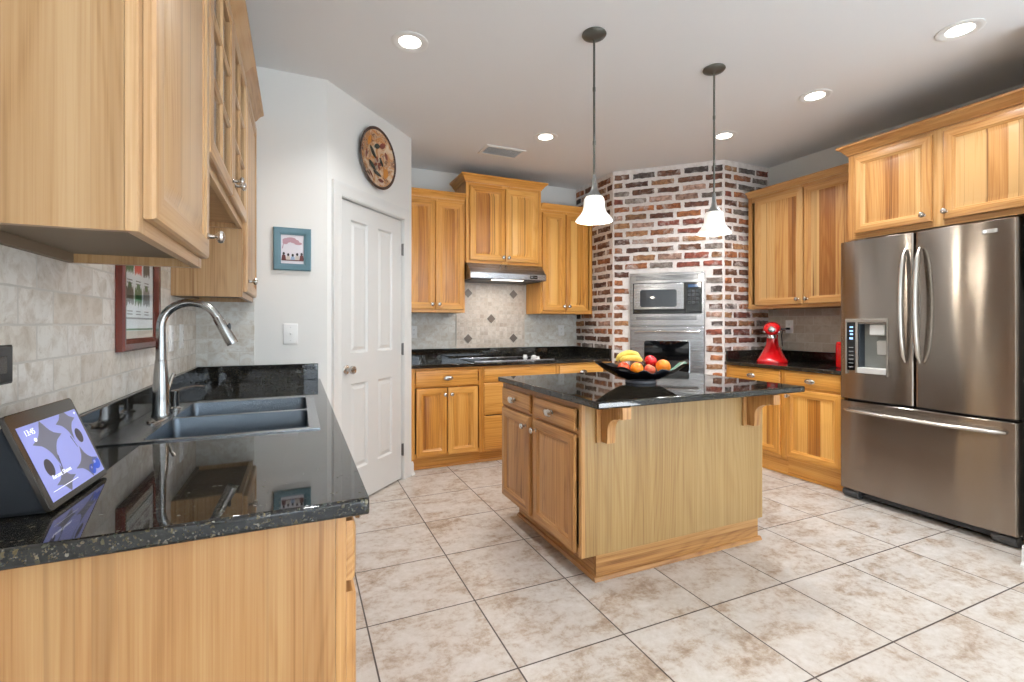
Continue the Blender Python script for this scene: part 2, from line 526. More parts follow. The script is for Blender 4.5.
RUBBER = plain('black_rubber', (18,18,18), 0.6)
FABRIC = plain('charcoal_speaker_fabric', (20,24,29), 0.95)

def glass(name, tint=(1,1,1,1), refl=0.12):
    m = NT(name)
    m.t.nodes.remove(m.b)
    tr = m.n('ShaderNodeBsdfTransparent'); tr.inputs[0].default_value = tint
    gl = m.n('ShaderNodeBsdfGlossy'); gl.inputs['Roughness'].default_value = 0.02
    fr = m.n('ShaderNodeFresnel'); fr.inputs[0].default_value = 1.5
    gm = m.n('ShaderNodeNewGeometry')
    mx = m.n('ShaderNodeMixShader'); m.l(m.math('MULTIPLY', fr.outputs[0], m.math('SUBTRACT', 1.0, gm.outputs['Backfacing'])), mx.inputs[0]); m.l(tr.outputs[0], mx.inputs[1]); m.l(gl.outputs[0], mx.inputs[2])
    m.l(mx.outputs[0], m.out.inputs[0])
    return m.mat
GLASS = glass('clear_glass')

def brick_mat():
    m = NT('reclaimed_brick')
    at = m.n('ShaderNodeAttribute', attribute_name='tint')
    c = m.obj()
    n1 = m.noise(c, 26, 6, 0.65, 0.4)
    n2 = m.noise(c, 9, 5, 0.6, 0.6)
    n3 = m.noise(c, 110, 3, 0.6)
    hs = m.mix(m.ramp(n1.outputs[0], [(0.38, (0,0,0,1)), (0.62, (1,1,1,1))]), at.outputs['Color'], m.mix(1.0, at.outputs['Color'], (0.40,0.34,0.31,1), 'MULTIPLY'))
    smear = m.ramp(n2.outputs[0], [(0.53, (0,0,0,1)), (0.66, (0.85,0.85,0.85,1))])
    smear = m.math('MULTIPLY', smear, m.ramp(n3.outputs[0], [(0.35, (0.3,)*3+(1,)), (0.6, (1,1,1,1))]))
    m.l(m.mix(smear, hs, lin(208,198,192)), m.b.inputs['Base Color'])
    m.set(Roughness=0.9)
    m.bump(m.math('ADD', n1.outputs[0], m.math('MULTIPLY', n3.outputs[0], 0.5)), 0.6, 0.006)
    return m.mat
def mortar_mat():
    m = NT('lime_mortar')
    c = m.obj()
    n1 = m.noise(c, 22, 6, 0.6); n2 = m.noise(c, 160, 3)
    m.l(m.ramp(n1.outputs[0], [(0.3, lin(216,207,201)), (0.6, lin(236,230,226)), (0.8, lin(224,211,202))]), m.b.inputs['Base Color'])
    m.set(Roughness=0.95)
    m.bump(m.math('ADD', n1.outputs[0], m.math('MULTIPLY', n2.outputs[0], 0.4)), 0.5, 0.006)
    return m.mat
BRICK = brick_mat(); MORTAR = mortar_mat()

# ---------------------------------------------------------------- room shell
H = 2.74
T = 0.12
XL, XR = -0.53, 4.168
YB, YE = 4.63, 3.185
PA = (0.165, 3.185); PB = (0.845, 3.91)
BA = (2.854, 3.942); BB = (3.574, 3.236)
A_P = math.atan2(PB[1]-PA[1], PB[0]-PA[0]); L_P = math.hypot(PB[0]-PA[0], PB[1]-PA[1])
A_B = math.atan2(BB[1]-BA[1], BB[0]-BA[0]); L_B = math.hypot(BB[0]-BA[0], BB[1]-BA[1])

def sbox(name, x0, x1, y0, y1, z0, z1, mat, loc=(0,0,0), rz=0.0, uv=None, bevel=0):
    m = MB(); m.box(x0, x1, y0, y1, z0, z1)
    o = m.build(name, mat, smooth=0, uv=uv, bevel=bevel)
    o.location = loc; o.rotation_euler = (0, 0, rz)
    o.matrix_basis = Matrix.Translation(Vector(loc)) @ Matrix.Rotation(rz, 4, 'Z')
    return struct(o)

sbox('floor', XL - T, FAR_X + T, REAR_Y - T, YB + T, -0.08, 0.0, FLOOR)
BOUNCE_FLOOR = paint('pale_bounce_floor', (236, 238, 240), 0.95, 0.6)
sbox('floor_bounce_sheet', XL, FAR_X, REAR_Y, -0.75, 0.0, 0.012, BOUNCE_FLOOR)  # unseen pale sheet added to bounce neutral sunlight up to the ceiling
sbox('ceiling', XL - T, FAR_X + T, REAR_Y - T, YB + T, H, H + 0.08, CEIL)
sbox('wall_left', XL - T, XL, REAR_Y - T, YE + T, 0, H, WALL)
sbox('wall_end', XL, PA[0], YE, YE + T, 0, H, WALL)
# pantry wall with the opening for its door
DOOR_S = (0.129, 0.867); DOOR_H = 2.048
m = MB()
m.box(0.0, DOOR_S[0] - 0.02, 0, T, 0, H); m.box(DOOR_S[1] + 0.02, L_P, 0, T, 0, H)
m.box(DOOR_S[0] - 0.02, DOOR_S[1] + 0.02, 0, T, DOOR_H + 0.02, H)
o = m.build('wall_pantry', WALL, smooth=0); o.matrix_basis = Matrix.Translation((PA[0], PA[1], 0)) @ Matrix.Rotation(A_P, 4, 'Z'); struct(o)
sbox('wall_alcove', PB[0] - T, PB[0], PB[1], YB, 0, H, WALL)
sbox('wall_back', PB[0] - T, XR + T, YB, YB + T, 0, H, WALL)
sbox('wall_right', XR, XR + T, 1.155, YB, 0, H, WALL)
sbox('wall_stub', 3.36, FAR_X, 1.035, 1.155, 0, H, WALL)
sbox('wall_far', FAR_X, FAR_X + T, REAR_Y, WIN_SIDE[0], 0, H, WALL)
sbox('wall_far', FAR_X, FAR_X + T, WIN_SIDE[1], 1.155, 0, H, WALL)
sbox('wall_far', FAR_X, FAR_X + T, WIN_SIDE[0], WIN_SIDE[1], 0, WIN_Z[0], WALL)
sbox('wall_far', FAR_X, FAR_X + T, WIN_SIDE[0], WIN_SIDE[1], WIN_Z[1], H, WALL)
m = MB()
xs = [XL]
for a, b in WINDOWS_REAR:
    m.box(xs[-1], a, REAR_Y - T, REAR_Y, 0, H); xs.append(b)
    m.box(a, b, REAR_Y - T, REAR_Y, 0, WIN_Z[0]); m.box(a, b, REAR_Y - T, REAR_Y, WIN_Z[1], H)
m.box(xs[-1], FAR_X, REAR_Y - T, REAR_Y, 0, H)
struct(m.build('wall_rear', WALL, smooth=0))
def window(n, a, b, side):
    f = MB()
    c = 0.05
    def bx(u0, u1, z0, z1, d0, d1):
        if side: f.box(FAR_X + d0, FAR_X + d1, u0, u1, z0, z1)
        else: f.box(u0, u1, REAR_Y - d1, REAR_Y - d0, z0, z1)
    z0, z1 = WIN_Z
    bx(a, a + c, z0, z1, 0.02, 0.09); bx(b - c, b, z0, z1, 0.02, 0.09)
    bx(a + c, b - c, z0, z0 + c, 0.02, 0.09); bx(a + c, b - c, z1 - c, z1, 0.02, 0.09)
    bx(a + c, b - c, (z0 + z1)/2 - 0.02, (z0 + z1)/2 + 0.02, 0.03, 0.08)
    o = struct(f.build('window_%d' % n, TRIM, smooth=0))
    g = MB()
    if side: g.box(FAR_X + 0.05, FAR_X + 0.055, a + c, b - c, z0 + c, z1 - c)
    else: g.box(a + c, b - c, REAR_Y - 0.055, REAR_Y - 0.05, z0 + c, z1 - c)
    g.build('pane', GLASS, o, smooth=0)
for i, (a, b) in enumerate(WINDOWS_REAR): window(i + 1, a, b, False)
window(4, WIN_SIDE[0], WIN_SIDE[1], True)

# brick corner: three faces round the oven
BRICK_PAL = [((164,106,70), 5), ((126,88,66), 5), ((144,82,66), 3), ((142,132,124), 3), ((192,158,140), 3), ((102,92,88), 2), ((172,128,90), 4), ((110,74,58), 4), ((178,114,72), 3)]
PALW = [c for c, k in BRICK_PAL for _ in range(k)]
def brick_face(name, L, loc, rz, hole=None, x_skip=0.0):
    m = MB(); cols = []
    def mort(x0, x1, z0, z1):
        n0 = len(m.v); m.box(x0, x1, 0.0, 0.10, z0, z1, 1); cols.extend([(0.6,0.55,0.5)]*(len(m.v)-n0))
    if hole:
        s0, s1, z0, z1 = hole
        mort(0, s0, 0, H); mort(s1, L, 0, H); mort(s0, s1, 0, z0); mort(s0, s1, z1, H)
    else: mort(0, L, 0, H)
    rr = random.Random(hash(name) % 1000 if False else len(name) * 7 + int(L * 100))
    ch = 0.0797
    for r in range(int(H / ch)):
        zc = (r + 0.5) * ch
        if zc > H - 0.03: break
        s = 0.014
        first = True
        while s < L - 0.03:
            ln = (0.145 if r % 2 else 0.078) if first else rr.uniform(0.196, 0.216)
            first = False
            e = min(s + ln, L - 0.014)
            a, b = s + rr.uniform(-.003, .004), e + rr.uniform(-.004, .003)
            s = e + rr.uniform(0.026, 0.036)
            segs = [(a, b)]
            if hole and hole[2] - 0.02 < zc < hole[3] + 0.03:
                segs = []
                if a < hole[0] - 0.045: segs.append((a, min(b, hole[0] - 0.014)))
                if b > hole[1] + 0.045: segs.append((max(a, hole[1] + 0.014), b))
            for (p, q) in segs:
                if q - p < 0.03: continue
                nx = max(2, int((q - p) / 0.026)); nz = 3
                hh = rr.uniform(0.045, 0.056) / 2
                dz = rr.uniform(-.003, .003); tilt = rr.uniform(-.018, .018)
                pr = rr.uniform(0.005, 0.011)
                base = list(rr.choice(PALW)); k = rr.uniform(0.85, 1.12)
                cl = lin(*[min(255, c * k) for c in base])[:3]
                idx = {}
                vs = []
                for i in range(-1, nx + 2):
                    for j in range(-1, nz + 2):
                        ii = min(max(i, 0), nx); jj = min(max(j, 0), nz)
                        rim = (i != ii) or (j != jj)
                        x = p + (q - p) * ii / nx; z = zc + dz + hh * (2 * jj / nz - 1) + tilt * (x - (p+q)/2)
                        rng = random.Random(int(x*7919) * 31 + int(z*6007))
                        if ii in (0, nx): x += rng.uniform(-.004, .003) * (1 if ii else -1)
                        if jj in (0, nz): z += rng.uniform(-.006, .002) * (1 if jj else -1)
                        y = -pr + rng.uniform(-.0012, .0012)
                        if ii in (0, nx) or jj in (0, nz): y += 0.0025
                        if rim:
                            y = 0.004
                            if i != ii: x += 0.002 * (1 if i > 0 else -1)
                            if j != jj: z += 0.002 * (1 if j > 0 else -1)
                        idx[(i, j)] = len(vs); vs.append((x, y, z))
                fs = []
                for i in range(-1, nx + 1):
                    for j in range(-1, nz + 1):
                        fs.append((idx[(i,j)], idx[(i+1,j)], idx[(i+1,j+1)], idx[(i,j+1)]))
                m.add(vs, fs, 0); cols.extend([cl] * len(vs))
    o = m.build(name, [BRICK, MORTAR], smooth=60, colors=cols, recalc=False)
    o.matrix_basis = Matrix.Translation((loc[0], loc[1], 0)) @ Matrix.Rotation(rz, 4, 'Z')
    return struct(o)
OV = (0.165, 0.846)
brick_face('wall_brick_oven', L_B, BA, A_B, hole=(OV[0], OV[1], 0.46, 1.722))
brick_face('wall_brick_left', YB - BA[1], (BA[0], YB), -pi/2)
brick_face('wall_brick_right', XR - BB[0], BB, 0.0)

# backsplash tile
def tile(name, L, z0, z1, loc, rz, mat, th=0.008):
    m = MB(); m.box(0, L, -th, 0, z0, z1)
    o = m.build(name, mat, smooth=0, uv=lambda co: (co.x + 0.02, co.z - 0.985))
    o.matrix_basis = Matrix.Translation((loc[0], loc[1], 0)) @ Matrix.Rotation(rz, 4, 'Z')
    return struct(o)
ZS = 0.986
tile('wall_left_tiles', 3.185 - 0.55, ZS, 1.70, (XL, 0.55), pi/2, TRAV)
tile('wall_end_tiles', 0.297 - 0.008, ZS, 1.358, (XL + 0.008, YE), 0.0, TRAVB)
tile('wall_back_tiles_left', 1.444 - PB[0], ZS, 1.336, (PB[0], YB), 0.0, TRAVB)
tile('wall_back_tiles_right', 2.854 - 2.208, ZS, 1.336, (2.208, YB), 0.0, TRAVB)
tile('wall_right_tiles', 3.236 - 2.18, ZS, 1.385, (XR, 3.236), -pi/2, subway('taupe_stone_subway_tile', [(0.0, lin(192,184,170)), (0.35, lin(202,195,182)), (0.7, lin(184,173,157)), (1.0, lin(192,182,166))]))
pm = MB(); pm.box(1.444, 2.208, YB - 0.009, YB, ZS, 1.69)
o = struct(pm.build('wall_back_tiles_range', MOSAIC, smooth=0, uv=lambda co: (co.x - 1.444, co.z - ZS)))
bd = MB()
for x in (1.444, 2.197): bd.box(x, x + 0.011, YB - 0.016, YB - 0.009, ZS, 1.69)
bd.build('bead_border', BEAD, o, bevel=0.003)
for (x, z) in ((1.571, 1.543), (2.074, 1.543), (1.822, 1.285), (1.571, 1.082), (2.074, 1.082)):
    q = MB(); r = 0.056
    q.prism([(x - r, z), (x, z - r), (x + r, z), (x, z + r)], 'y', YB - 0.013, YB - 0.009, 1)
    r = 0.047
    q.prism([(x - r, z), (x, z - r), (x + r, z), (x, z + r)], 'y', YB - 0.017, YB - 0.013, 0)
    q.build('accent_tile', [ACCENT, BEAD], o, smooth=0)

# ---------------------------------------------------------------- pantry door
dr = struct_empty('door_1', (PA[0], PA[1], 0), A_P)
m = MB()
s0, s1 = DOOR_S
m.box(s0 + 0.004, s1 - 0.004, 0.012, 0.047, 0.012, DOOR_H - 0.006)
def panel_ring(m, x0, x1, z0, z1, y, m0=0):
    prof = [(0.0, 0.0), (0.006, 0.006), (0.010, 0.0125), (0.022, 0.0125), (0.042, 0.004), (0.045, 0.004)]
    rings = [[(x0 + d, y + e, z0 + d), (x1 - d, y + e, z0 + d), (x1 - d, y + e, z1 - d), (x0 + d, y + e, z1 - d)] for d, e in prof]
    m.loft(rings, m0, True, (False, True))
slab = MB()
px = [(0.243, 0.430), (0.548, 0.735)]; pz = [(0.24, 0.825), (1.03, 1.925)]
y0 = 0.012
# front skin made of stiles and rails around the four moulded panels
zs = [0.012, pz[0][0], pz[0][1], pz[1][0], pz[1][1], DOOR_H - 0.006]
xs = [s0 + 0.004, px[0][0], px[0][1], px[1][0], px[1][1], s1 - 0.004]
for i in range(5):
    for j in range(5):
        if i in (1, 3) and j in (1, 3):
            panel_ring(slab, xs[i], xs[i+1], zs[j], zs[j+1], y0)
        else:
            slab.add([(xs[i], y0, zs[j]), (xs[i+1], y0, zs[j]), (xs[i+1], y0, zs[j+1]), (xs[i], y0, zs[j+1])], [(0,1,2,3)])
slab.box(xs[0], xs[-1], y0 + 0.016, y0 + 0.035, zs[0], zs[-1])
for (a, b, c, d) in ((xs[0], xs[0], zs[0], zs[-1]), (xs[-1], xs[-1], zs[0], zs[-1])):
    slab.add([(a, y0, c), (b, y0 + 0.03, c), (b, y0 + 0.03, d), (a, y0, d)], [(0,1,2,3)])
slab.add([(xs[0], y0, zs[-1]), (xs[-1], y0, zs[-1]), (xs[-1], y0+.03, zs[-1]), (xs[0], y0+.03, zs[-1])], [(0,1,2,3)])
slab.add([(xs[0], y0, zs[0]), (xs[-1], y0, zs[0]), (xs[-1], y0+.03, zs[0]), (xs[0], y0+.03, zs[0])], [(0,1,2,3)])
ds = slab.build('door_slab', DOORW, dr, smooth=20)
k = MB(); k.lathe([(0.030, 0.0), (0.031, 0.004), (0.026, 0.008), (0.012, 0.012), (0.010, 0.03), (0.018, 0.036), (0.026, 0.044), (0.028, 0.054), (0.024, 0.064), (0.012, 0.069), (0.002, 0.070)], (0.195, y0, 0.925), '-y', 24)
k.build('doorknob', NICKEL, ds)
for z in (1.815, 1.03, 0.235):
    h = MB(); h.box(s1 - 0.006, s1 + 0.012, 0.004, 0.011, z - 0.045, z + 0.045)
    h.lathe([(0.006, -0.048), (0.006, 0.048)], (s1 + 0.003, 0.001, z), 'z', 10)
    h.build('hinge', HINGE, ds)
# casing around it
tr = MB()
def casing(x0, x1, z0, z1, vertical, outer):
    pass
cw = 0.086
prof = [(0.0, 0.0), (0.0, -0.010), (0.010, -0.014), (0.030, -0.012), (0.060, -0.016), (0.072, -0.020), (0.084, -0.020), (cw, -0.016), (cw, 0.0)]
def case_ring(d):
    return d
rings = []
for (px_, pz_, sx_, sz_) in ((s0 - 0.004, 0.0, -1, 0), (s0 - 0.004, DOOR_H + 0.004, -1, 1), (s1 + 0.004, DOOR_H + 0.004, 1, 1), (s1 + 0.004, 0.0, 1, 0)):
    rings.append([(px_ + sx_ * d, y, pz_ + sz_ * d) for d, y in prof])
tr.loft(rings, 0, True, (True, True))
# jamb
tr.box(s0 - 0.018, s0, 0.0, T, 0, DOOR_H); tr.box(s1, s1 + 0.018, 0.0, T, 0, DOOR_H); tr.box(s0 - 0.018, s1 + 0.018, 0.0, T, DOOR_H, DOOR_H + 0.018)
o = tr.build('trim_1', TRIM, smooth=25)
o.matrix_basis = dr.matrix_basis.copy(); struct(o)
# dark pantry behind the door's gap
# baseboard beside the door and at the stub
def baseboard(name, L, loc, rz, h=0.105):
    m = MB(); m.prism([(0, 0), (-0.014, 0), (-0.014, h - 0.022), (-0.010, h - 0.012), (-0.006, h), (0, h)], 'x', 0, L)
    m.prism([(-0.014, 0), (-0.028, 0), (-0.027, 0.010), (-0.022, 0.018), (-0.014, 0.020)], 'x', 0, L)
    o = m.build(name, TRIM, smooth=25)
    o.matrix_basis = Matrix.Translation((loc[0], loc[1], 0)) @ Matrix.Rotation(rz, 4, 'Z')
    return struct(o)
bl = s1 + 0.004 + cw
baseboard('baseboard_pantry', L_P - bl + 0.014, (PA[0] + bl*cos(A_P), PA[1] + bl*sin(A_P)), A_P)
baseboard('baseboard_stub', 0.12 + 0.028, (3.36, 1.155 + 0.014), -pi/2)
baseboard('baseboard_stub', FAR_X - 3.36, (3.36, 1.035), 0.0)
baseboard('baseboard_rear', 0.58, (0.05, REAR_Y), pi)

# ---------------------------------------------------------------- cabinets
ZB, ZT = 0.858, 0.89       # countertop under and upper side

def door_mesh(x0, x1, z0, z1, y=0.0):
    """mitred raised-panel door, front towards -y; material 0 stile, 1 rail, 2 panel"""
    mb = MB()
    prof = [(0, -0.001), (0, -0.013), (0.004, -0.0185), (0.011, -0.0205), (0.046, -0.0205), (0.050, -0.0165), (0.056, -0.0150), (0.060, -0.0115), (0.066, -0.0105), (0.090, -0.0165), (0.092, -0.0170)]
    R = [[(x0 + d, y + e, z0 + d), (x1 - d, y + e, z0 + d), (x1 - d, y + e, z1 - d), (x0 + d, y + e, z1 - d)] for d, e in prof]
    n = len(R)
    v = [p for r in R for p in r]
    f = [(3, 2, 1, 0)]; mt = [0]
    for k in range(n - 1):
        for i in range(4):
            j = (i + 1) % 4
            f.append((k*4+i, k*4+j, (k+1)*4+j, (k+1)*4+i))
            mt.append(2 if k >= 7 else (1 if i in (0, 2) else 0))
    f.append(tuple((n-1)*4 + i for i in range(4))); mt.append(2)
    mb.add(v, f, mt)
    return mb

def glass_door(x0, x1, z0, z1, W, parent, rows=3, cols=2):
    mb = MB()
    prof = [(0, -0.001), (0, -0.013), (0.004, -0.0185), (0.011, -0.0205), (0.046, -0.0205), (0.050, -0.0165), (0.054, -0.0150), (0.054, -0.001)]
    R = [[(x0 + d, e, z0 + d), (x1 - d, e, z0 + d), (x1 - d, e, z1 - d), (x0 + d, e, z1 - d)] for d, e in prof]
    n = len(R); v = [p for r in R for p in r]; f = []; mt = []
    for k in range(n):
        k2 = (k + 1) % n
        for i in range(4):
            j = (i + 1) % 4
            f.append((k*4+i, k*4+j, k2*4+j, k2*4+i)); mt.append(1 if i in (0, 2) else 0)
    mb.add(v, f, mt)
    ix0, ix1, iz0, iz1 = x0 + 0.054, x1 - 0.054, z0 + 0.054, z1 - 0.054
    def bar(a, b, c, d, mi):
        if mi == 0: mb.prism([(a, -0.004), (a, -0.011), ((a+b)/2 - 0.003, -0.018), ((a+b)/2 + 0.003, -0.018), (b, -0.011), (b, -0.004)], 'z', c, d, 0)
        else: mb.prism([(-0.004, c), (-0.011, c), (-0.018, (c+d)/2 - 0.003), (-0.018, (c+d)/2 + 0.003), (-0.011, d), (-0.004, d)], 'x', a, b, 1)
    for c in range(1, cols):
        xc = ix0 + (ix1 - ix0) * c / cols; bar(xc - 0.009, xc + 0.009, iz0, iz1, 0)
    for r in range(1, rows):
        zc = iz0 + (iz1 - iz0) * r / rows; bar(ix0, ix1, zc - 0.009, zc + 0.009, 1)
    d = mb.build('door', [W['z'], W['x']], parent, smooth=30)
    g = MB(); g.box(ix0, ix1, -0.008, -0.005, iz0, iz1)
    g.build('glass_pane', GLASS, d, smooth=0)
    return d

def knob(parent, x, z, y=-0.020):
    k = MB()
    k.lathe([(0.0085, 0.0), (0.009, 0.003), (0.006, 0.006), (0.0055, 0.017), (0.010, 0.021), (0.0160, 0.026), (0.0172, 0.031), (0.0145, 0.037), (0.007, 0.040), (0.001, 0.0405)], (x, y, z), '-y', 18)
    return k.build('knob', NICKEL, parent)

def pull(parent, x, z, y=-0.020):
    """oval mushroom pull"""
    k = MB()
    k.lathe([(0.011, 0.0), (0.0115, 0.003), (0.007, 0.006), (0.0065, 0.012), (0.014, 0.016), (0.021, 0.020), (0.022, 0.026), (0.018, 0.032), (0.009, 0.035), (0.001, 0.0355)], (x, y, z), '-y', 22, sx=1.9, sy=0.95)
    return k.build('pull', NICKEL, parent)

def drawer_mesh(x0, x1, z0, z1):
    mb = MB()
    prof = [(0, -0.001), (0, -0.012), (0.004, -0.0165), (0.014, -0.0195), (0.018, -0.0205)]
    R = [[(x0 + d, e, z0 + d), (x1 - d, e, z0 + d), (x1 - d, e, z1 - d), (x0 + d, e, z1 - d)] for d, e in prof]
    mb.loft(R, 0, True, (True, True))
    return mb

def add_door(t, W, x0, x1, z0, z1, kx=None, kz=None):
    d = door_mesh(x0, x1, z0, z1).build('door', [W['z'], W['x'], W['p']], t, smooth=25)
    if kx is not None: knob(d, kx, kz)
    return d
def add_drawer(t, W, x0, x1, z0, z1, handle=True):
    d = drawer_mesh(x0, x1, z0, z1).build('drawer', [W['x']], t, smooth=25)
    if handle: pull(d, (x0 + x1)/2, (z0 + z1)/2)
    return d

CROWN = [(0.0, 0.0), (0.007, 0.0), (0.010, 0.010), (0.020, 0.018), (0.030, 0.034), (0.042, 0.046), (0.052, 0.050), (0.056, 0.054), (0.056, 0.068), (0.0, 0.068)]
def crown(t, W, w, d, z, left=True, right=True, k=1.0, yb=None):
    yb = d if yb is None else yb
    mb = MB()
    rings = []
    pts = []
    def ring(fn): return [fn(o * k, z + h * k) for o, h in CROWN]
    if left: rings.append(ring(lambda o, h: (-o, yb, h)))
    rings.append(ring(lambda o, h: ((-o if left else 0.0), -o, h)))
    rings.append(ring(lambda o, h: ((w + o if right else w), -o, h)))
    if right: rings.append(ring(lambda o, h: (w + o, yb, h)))
    n = len(CROWN)
    for i in range(len(rings) - 1):
        side = (left and i == 0) or (right and i == len(rings) - 2)
        mb.loft([rings[i], rings[i+1]], 1 if side else 0, True, (True, True))
    return mb.build('crown_molding', [W['x'], W['y']], t, smooth=30)

def carcass_upper(t, W, w, d, h, endmat=None, lip=0.022, shelves=(), inner=None):
    mb = MB(); th = 0.018
    mb.box(0, th, 0.0195, d, 0, h, 0); mb.box(w - th, w, 0.0195, d, 0, h, 0)
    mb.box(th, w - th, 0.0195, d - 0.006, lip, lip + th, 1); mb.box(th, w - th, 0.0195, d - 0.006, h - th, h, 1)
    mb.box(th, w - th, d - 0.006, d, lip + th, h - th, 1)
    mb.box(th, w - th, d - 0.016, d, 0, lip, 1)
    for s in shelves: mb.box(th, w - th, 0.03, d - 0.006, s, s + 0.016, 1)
    return mb.build('carcass', [endmat or W['z'], inner or UNDERSIDE_SHADED], t, smooth=0)

def face_frame(t, W, w, z0, z1, stiles, rails, d=0.019):
    """stiles: x ranges; rails: (x0,x1,z0,z1)"""
    mb = MB()
    for a, b in stiles: mb.box(a, b, 0, d, z0, z1, 0)
    for a, b, c, e in rails: mb.box(a, b, 0.0003, d, c, e, 1)
    return mb.build('face_frame', [W['z'], W['x']], t, smooth=0, bevel=0.001)

def upper(name, label, loc, rz, w, d, h, W, doors, endmat=None, group=None, frame_top=None, crown_lr=(True, True), crown_k=1.0, kz=0.075, crown_yb=None, rail_b=0.032, do_crown=True):
    t = thing(name, label, 'cabinet', loc, rz, group)
    carcass_upper(t, W, w, d, h, endmat)
    st = [(0, 0.038), (w - 0.038, w)]
    if len(doors) > 1:
        c = (doors[0][1] + doors[1][0]) / 2
        st.append((c - 0.03, c + 0.03))
    st.sort()
    rl = []
    for i in range(len(st) - 1):
        rl.append((st[i][1], st[i+1][0], 0, rail_b + 0.01)); rl.append((st[i][1], st[i+1][0], h - 0.05, h))
    face_frame(t, W, w, 0, h, st, rl)
    for (x0, x1, z0, z1, kx) in doors:
        add_door(t, W, x0, x1, z0, z1, kx, z0 + kz)
    if do_crown: crown(t, W, w, d, h, crown_lr[0], crown_lr[1], crown_k, crown_yb)
    return t

# left run of wall cabinets (fronts face +x)
FX = -0.24
DEP = FX - XL - 0.009
z0 = 1.374; hL = 2.40 - z0
upper('wall_cabinet', 'pale hickory wall cabinet nearest the viewer, over the smart display', (FX, 0.973, z0), pi/2, 0.565, DEP, hL, WOODL,
      [(0.022, 0.560, 0.026, hL - 0.03, 0.560 - 0.038)], endmat=VENEER, crown_lr=(True, False), kz=0.056)
# glazed cabinet above the sink
zg = 1.672; hg = 2.40 - zg; wg = 2.588 - 1.540
t = thing('glass_door_cabinet', 'hickory wall cabinet with two divided-glass doors above the sink', 'cabinet', (FX, 1.540, zg), pi/2)
carcass_upper(t, WOODL, wg, DEP, hg, lip=0.022, shelves=(0.36,), inner=WOODL['y'])
face_frame(t, WOODL, wg, 0, hg, [(0, 0.038), (wg/2 - 0.03, wg/2 + 0.03), (wg - 0.038, wg)], [(0.038, wg/2 - 0.03, 0, 0.045), (wg/2 + 0.03, wg - 0.038, 0, 0.045), (0.038, wg/2 - 0.03, hg - 0.05, hg), (wg/2 + 0.03, wg - 0.038, hg - 0.05, hg)])
d = glass_door(0.018, wg/2 - 0.004, 0.028, hg - 0.03, WOODL, t); knob(d, wg/2 - 0.034, 0.078)
d = glass_door(wg/2 + 0.004, wg - 0.018, 0.028, hg - 0.03, WOODL, t); knob(d, wg/2 + 0.034, 0.078)
crown(t, WOODL, wg, DEP, hg, False, False)
wf = YE - 2.588 - 0.002; zf = 1.352; hf = 2.40 - zf
upper('wall_cabinet', 'narrow hickory wall cabinet in the corner past the sink, next to the blue framed picture', (FX, 2.589, zf), pi/2, wf, DEP, hf, WOODL,
      [(0.030, wf - 0.02, 0.026, hf - 0.03, 0.062)], crown_lr=(False, False), kz=0.054)

# back wall cabinets (fronts face -y)
UY = 4.30; UD = YB - UY
zb = 1.335; hb = 2.385 - zb
w1 = 1.432 - 0.847
upper('wall_cabinet', 'hickory two-door wall cabinet left of the range hood', (0.847, UY, zb), 0.0, w1, UD - 0.001, hb, WOOD,
      [(0.012, 0.294, 0.030, hb - 0.028, 0.294 - 0.030), (0.300, w1 - 0.012, 0.030, hb - 0.028, 0.330)], crown_lr=(False, False), crown_k=0.85, kz=0.045)
w3 = 2.850 - 2.230
upper('wall_cabinet', 'hickory two-door wall cabinet right of the range hood, against the brick', (2.230, UY, zb), 0.0, w3, UD - 0.001, hb, WOOD,
      [(0.016, 0.284, 0.030, hb - 0.028, 0.284 - 0.026), (0.290, w3 - 0.060, 0.030, hb - 0.028, 0.290 + 0.026)], crown_lr=(False, False), crown_k=0.85, kz=0.045)
zh = 1.805; hh_ = 2.565 - zh; w2 = 2.226 - 1.436
upper('hood_cabinet', 'raised hickory two-door cabinet directly above the range hood', (1.436, UY - 0.02, zh), 0.0, w2, UD + 0.018, hh_, WOOD,
      [(0.035, w2/2 - 0.003, 0.028, hh_ - 0.030, w2/2 - 0.028), (w2/2 + 0.003, w2 - 0.035, 0.028, hh_ - 0.030, w2/2 + 0.028)], crown_lr=(True, True), crown_k=1.0, kz=0.035, crown_yb=UD + 0.017)

# right wall cabinets (fronts face -x)
RX = 3.84
zr = 1.366; hr = 2.395 - zr; wr = 3.195 - 2.172
upper('wall_cabinet', 'hickory two-door wall cabinet above the red stand mixer', (RX, 3.195, zr), -pi/2, wr, XR - RX - 0.001, hr, WOODR,
      [(0.080, 0.538, 0.030, hr - 0.028, 0.538 - 0.034), (0.548, wr - 0.014, 0.030, hr - 0.028, 0.548 + 0.034)], crown_lr=(False, False), crown_k=0.75, kz=0.04)
FRX = 3.60
zq = 1.826; hq = 2.425 - zq; wq = 2.158 - 1.176
upper('wall_cabinet', 'deep hickory two-door cabinet over the refrigerator', (FRX, 2.158, zq), -pi/2, wq, XR - FRX - 0.001, hq, WOODR,
      [(0.045, 0.500, 0.036, hq - 0.025, 0.500 - 0.036), (0.558, wq - 0.006, 0.036, hq - 0.025, 0.558 + 0.018)], crown_lr=(True, False), crown_k=1.0, kz=0.045)

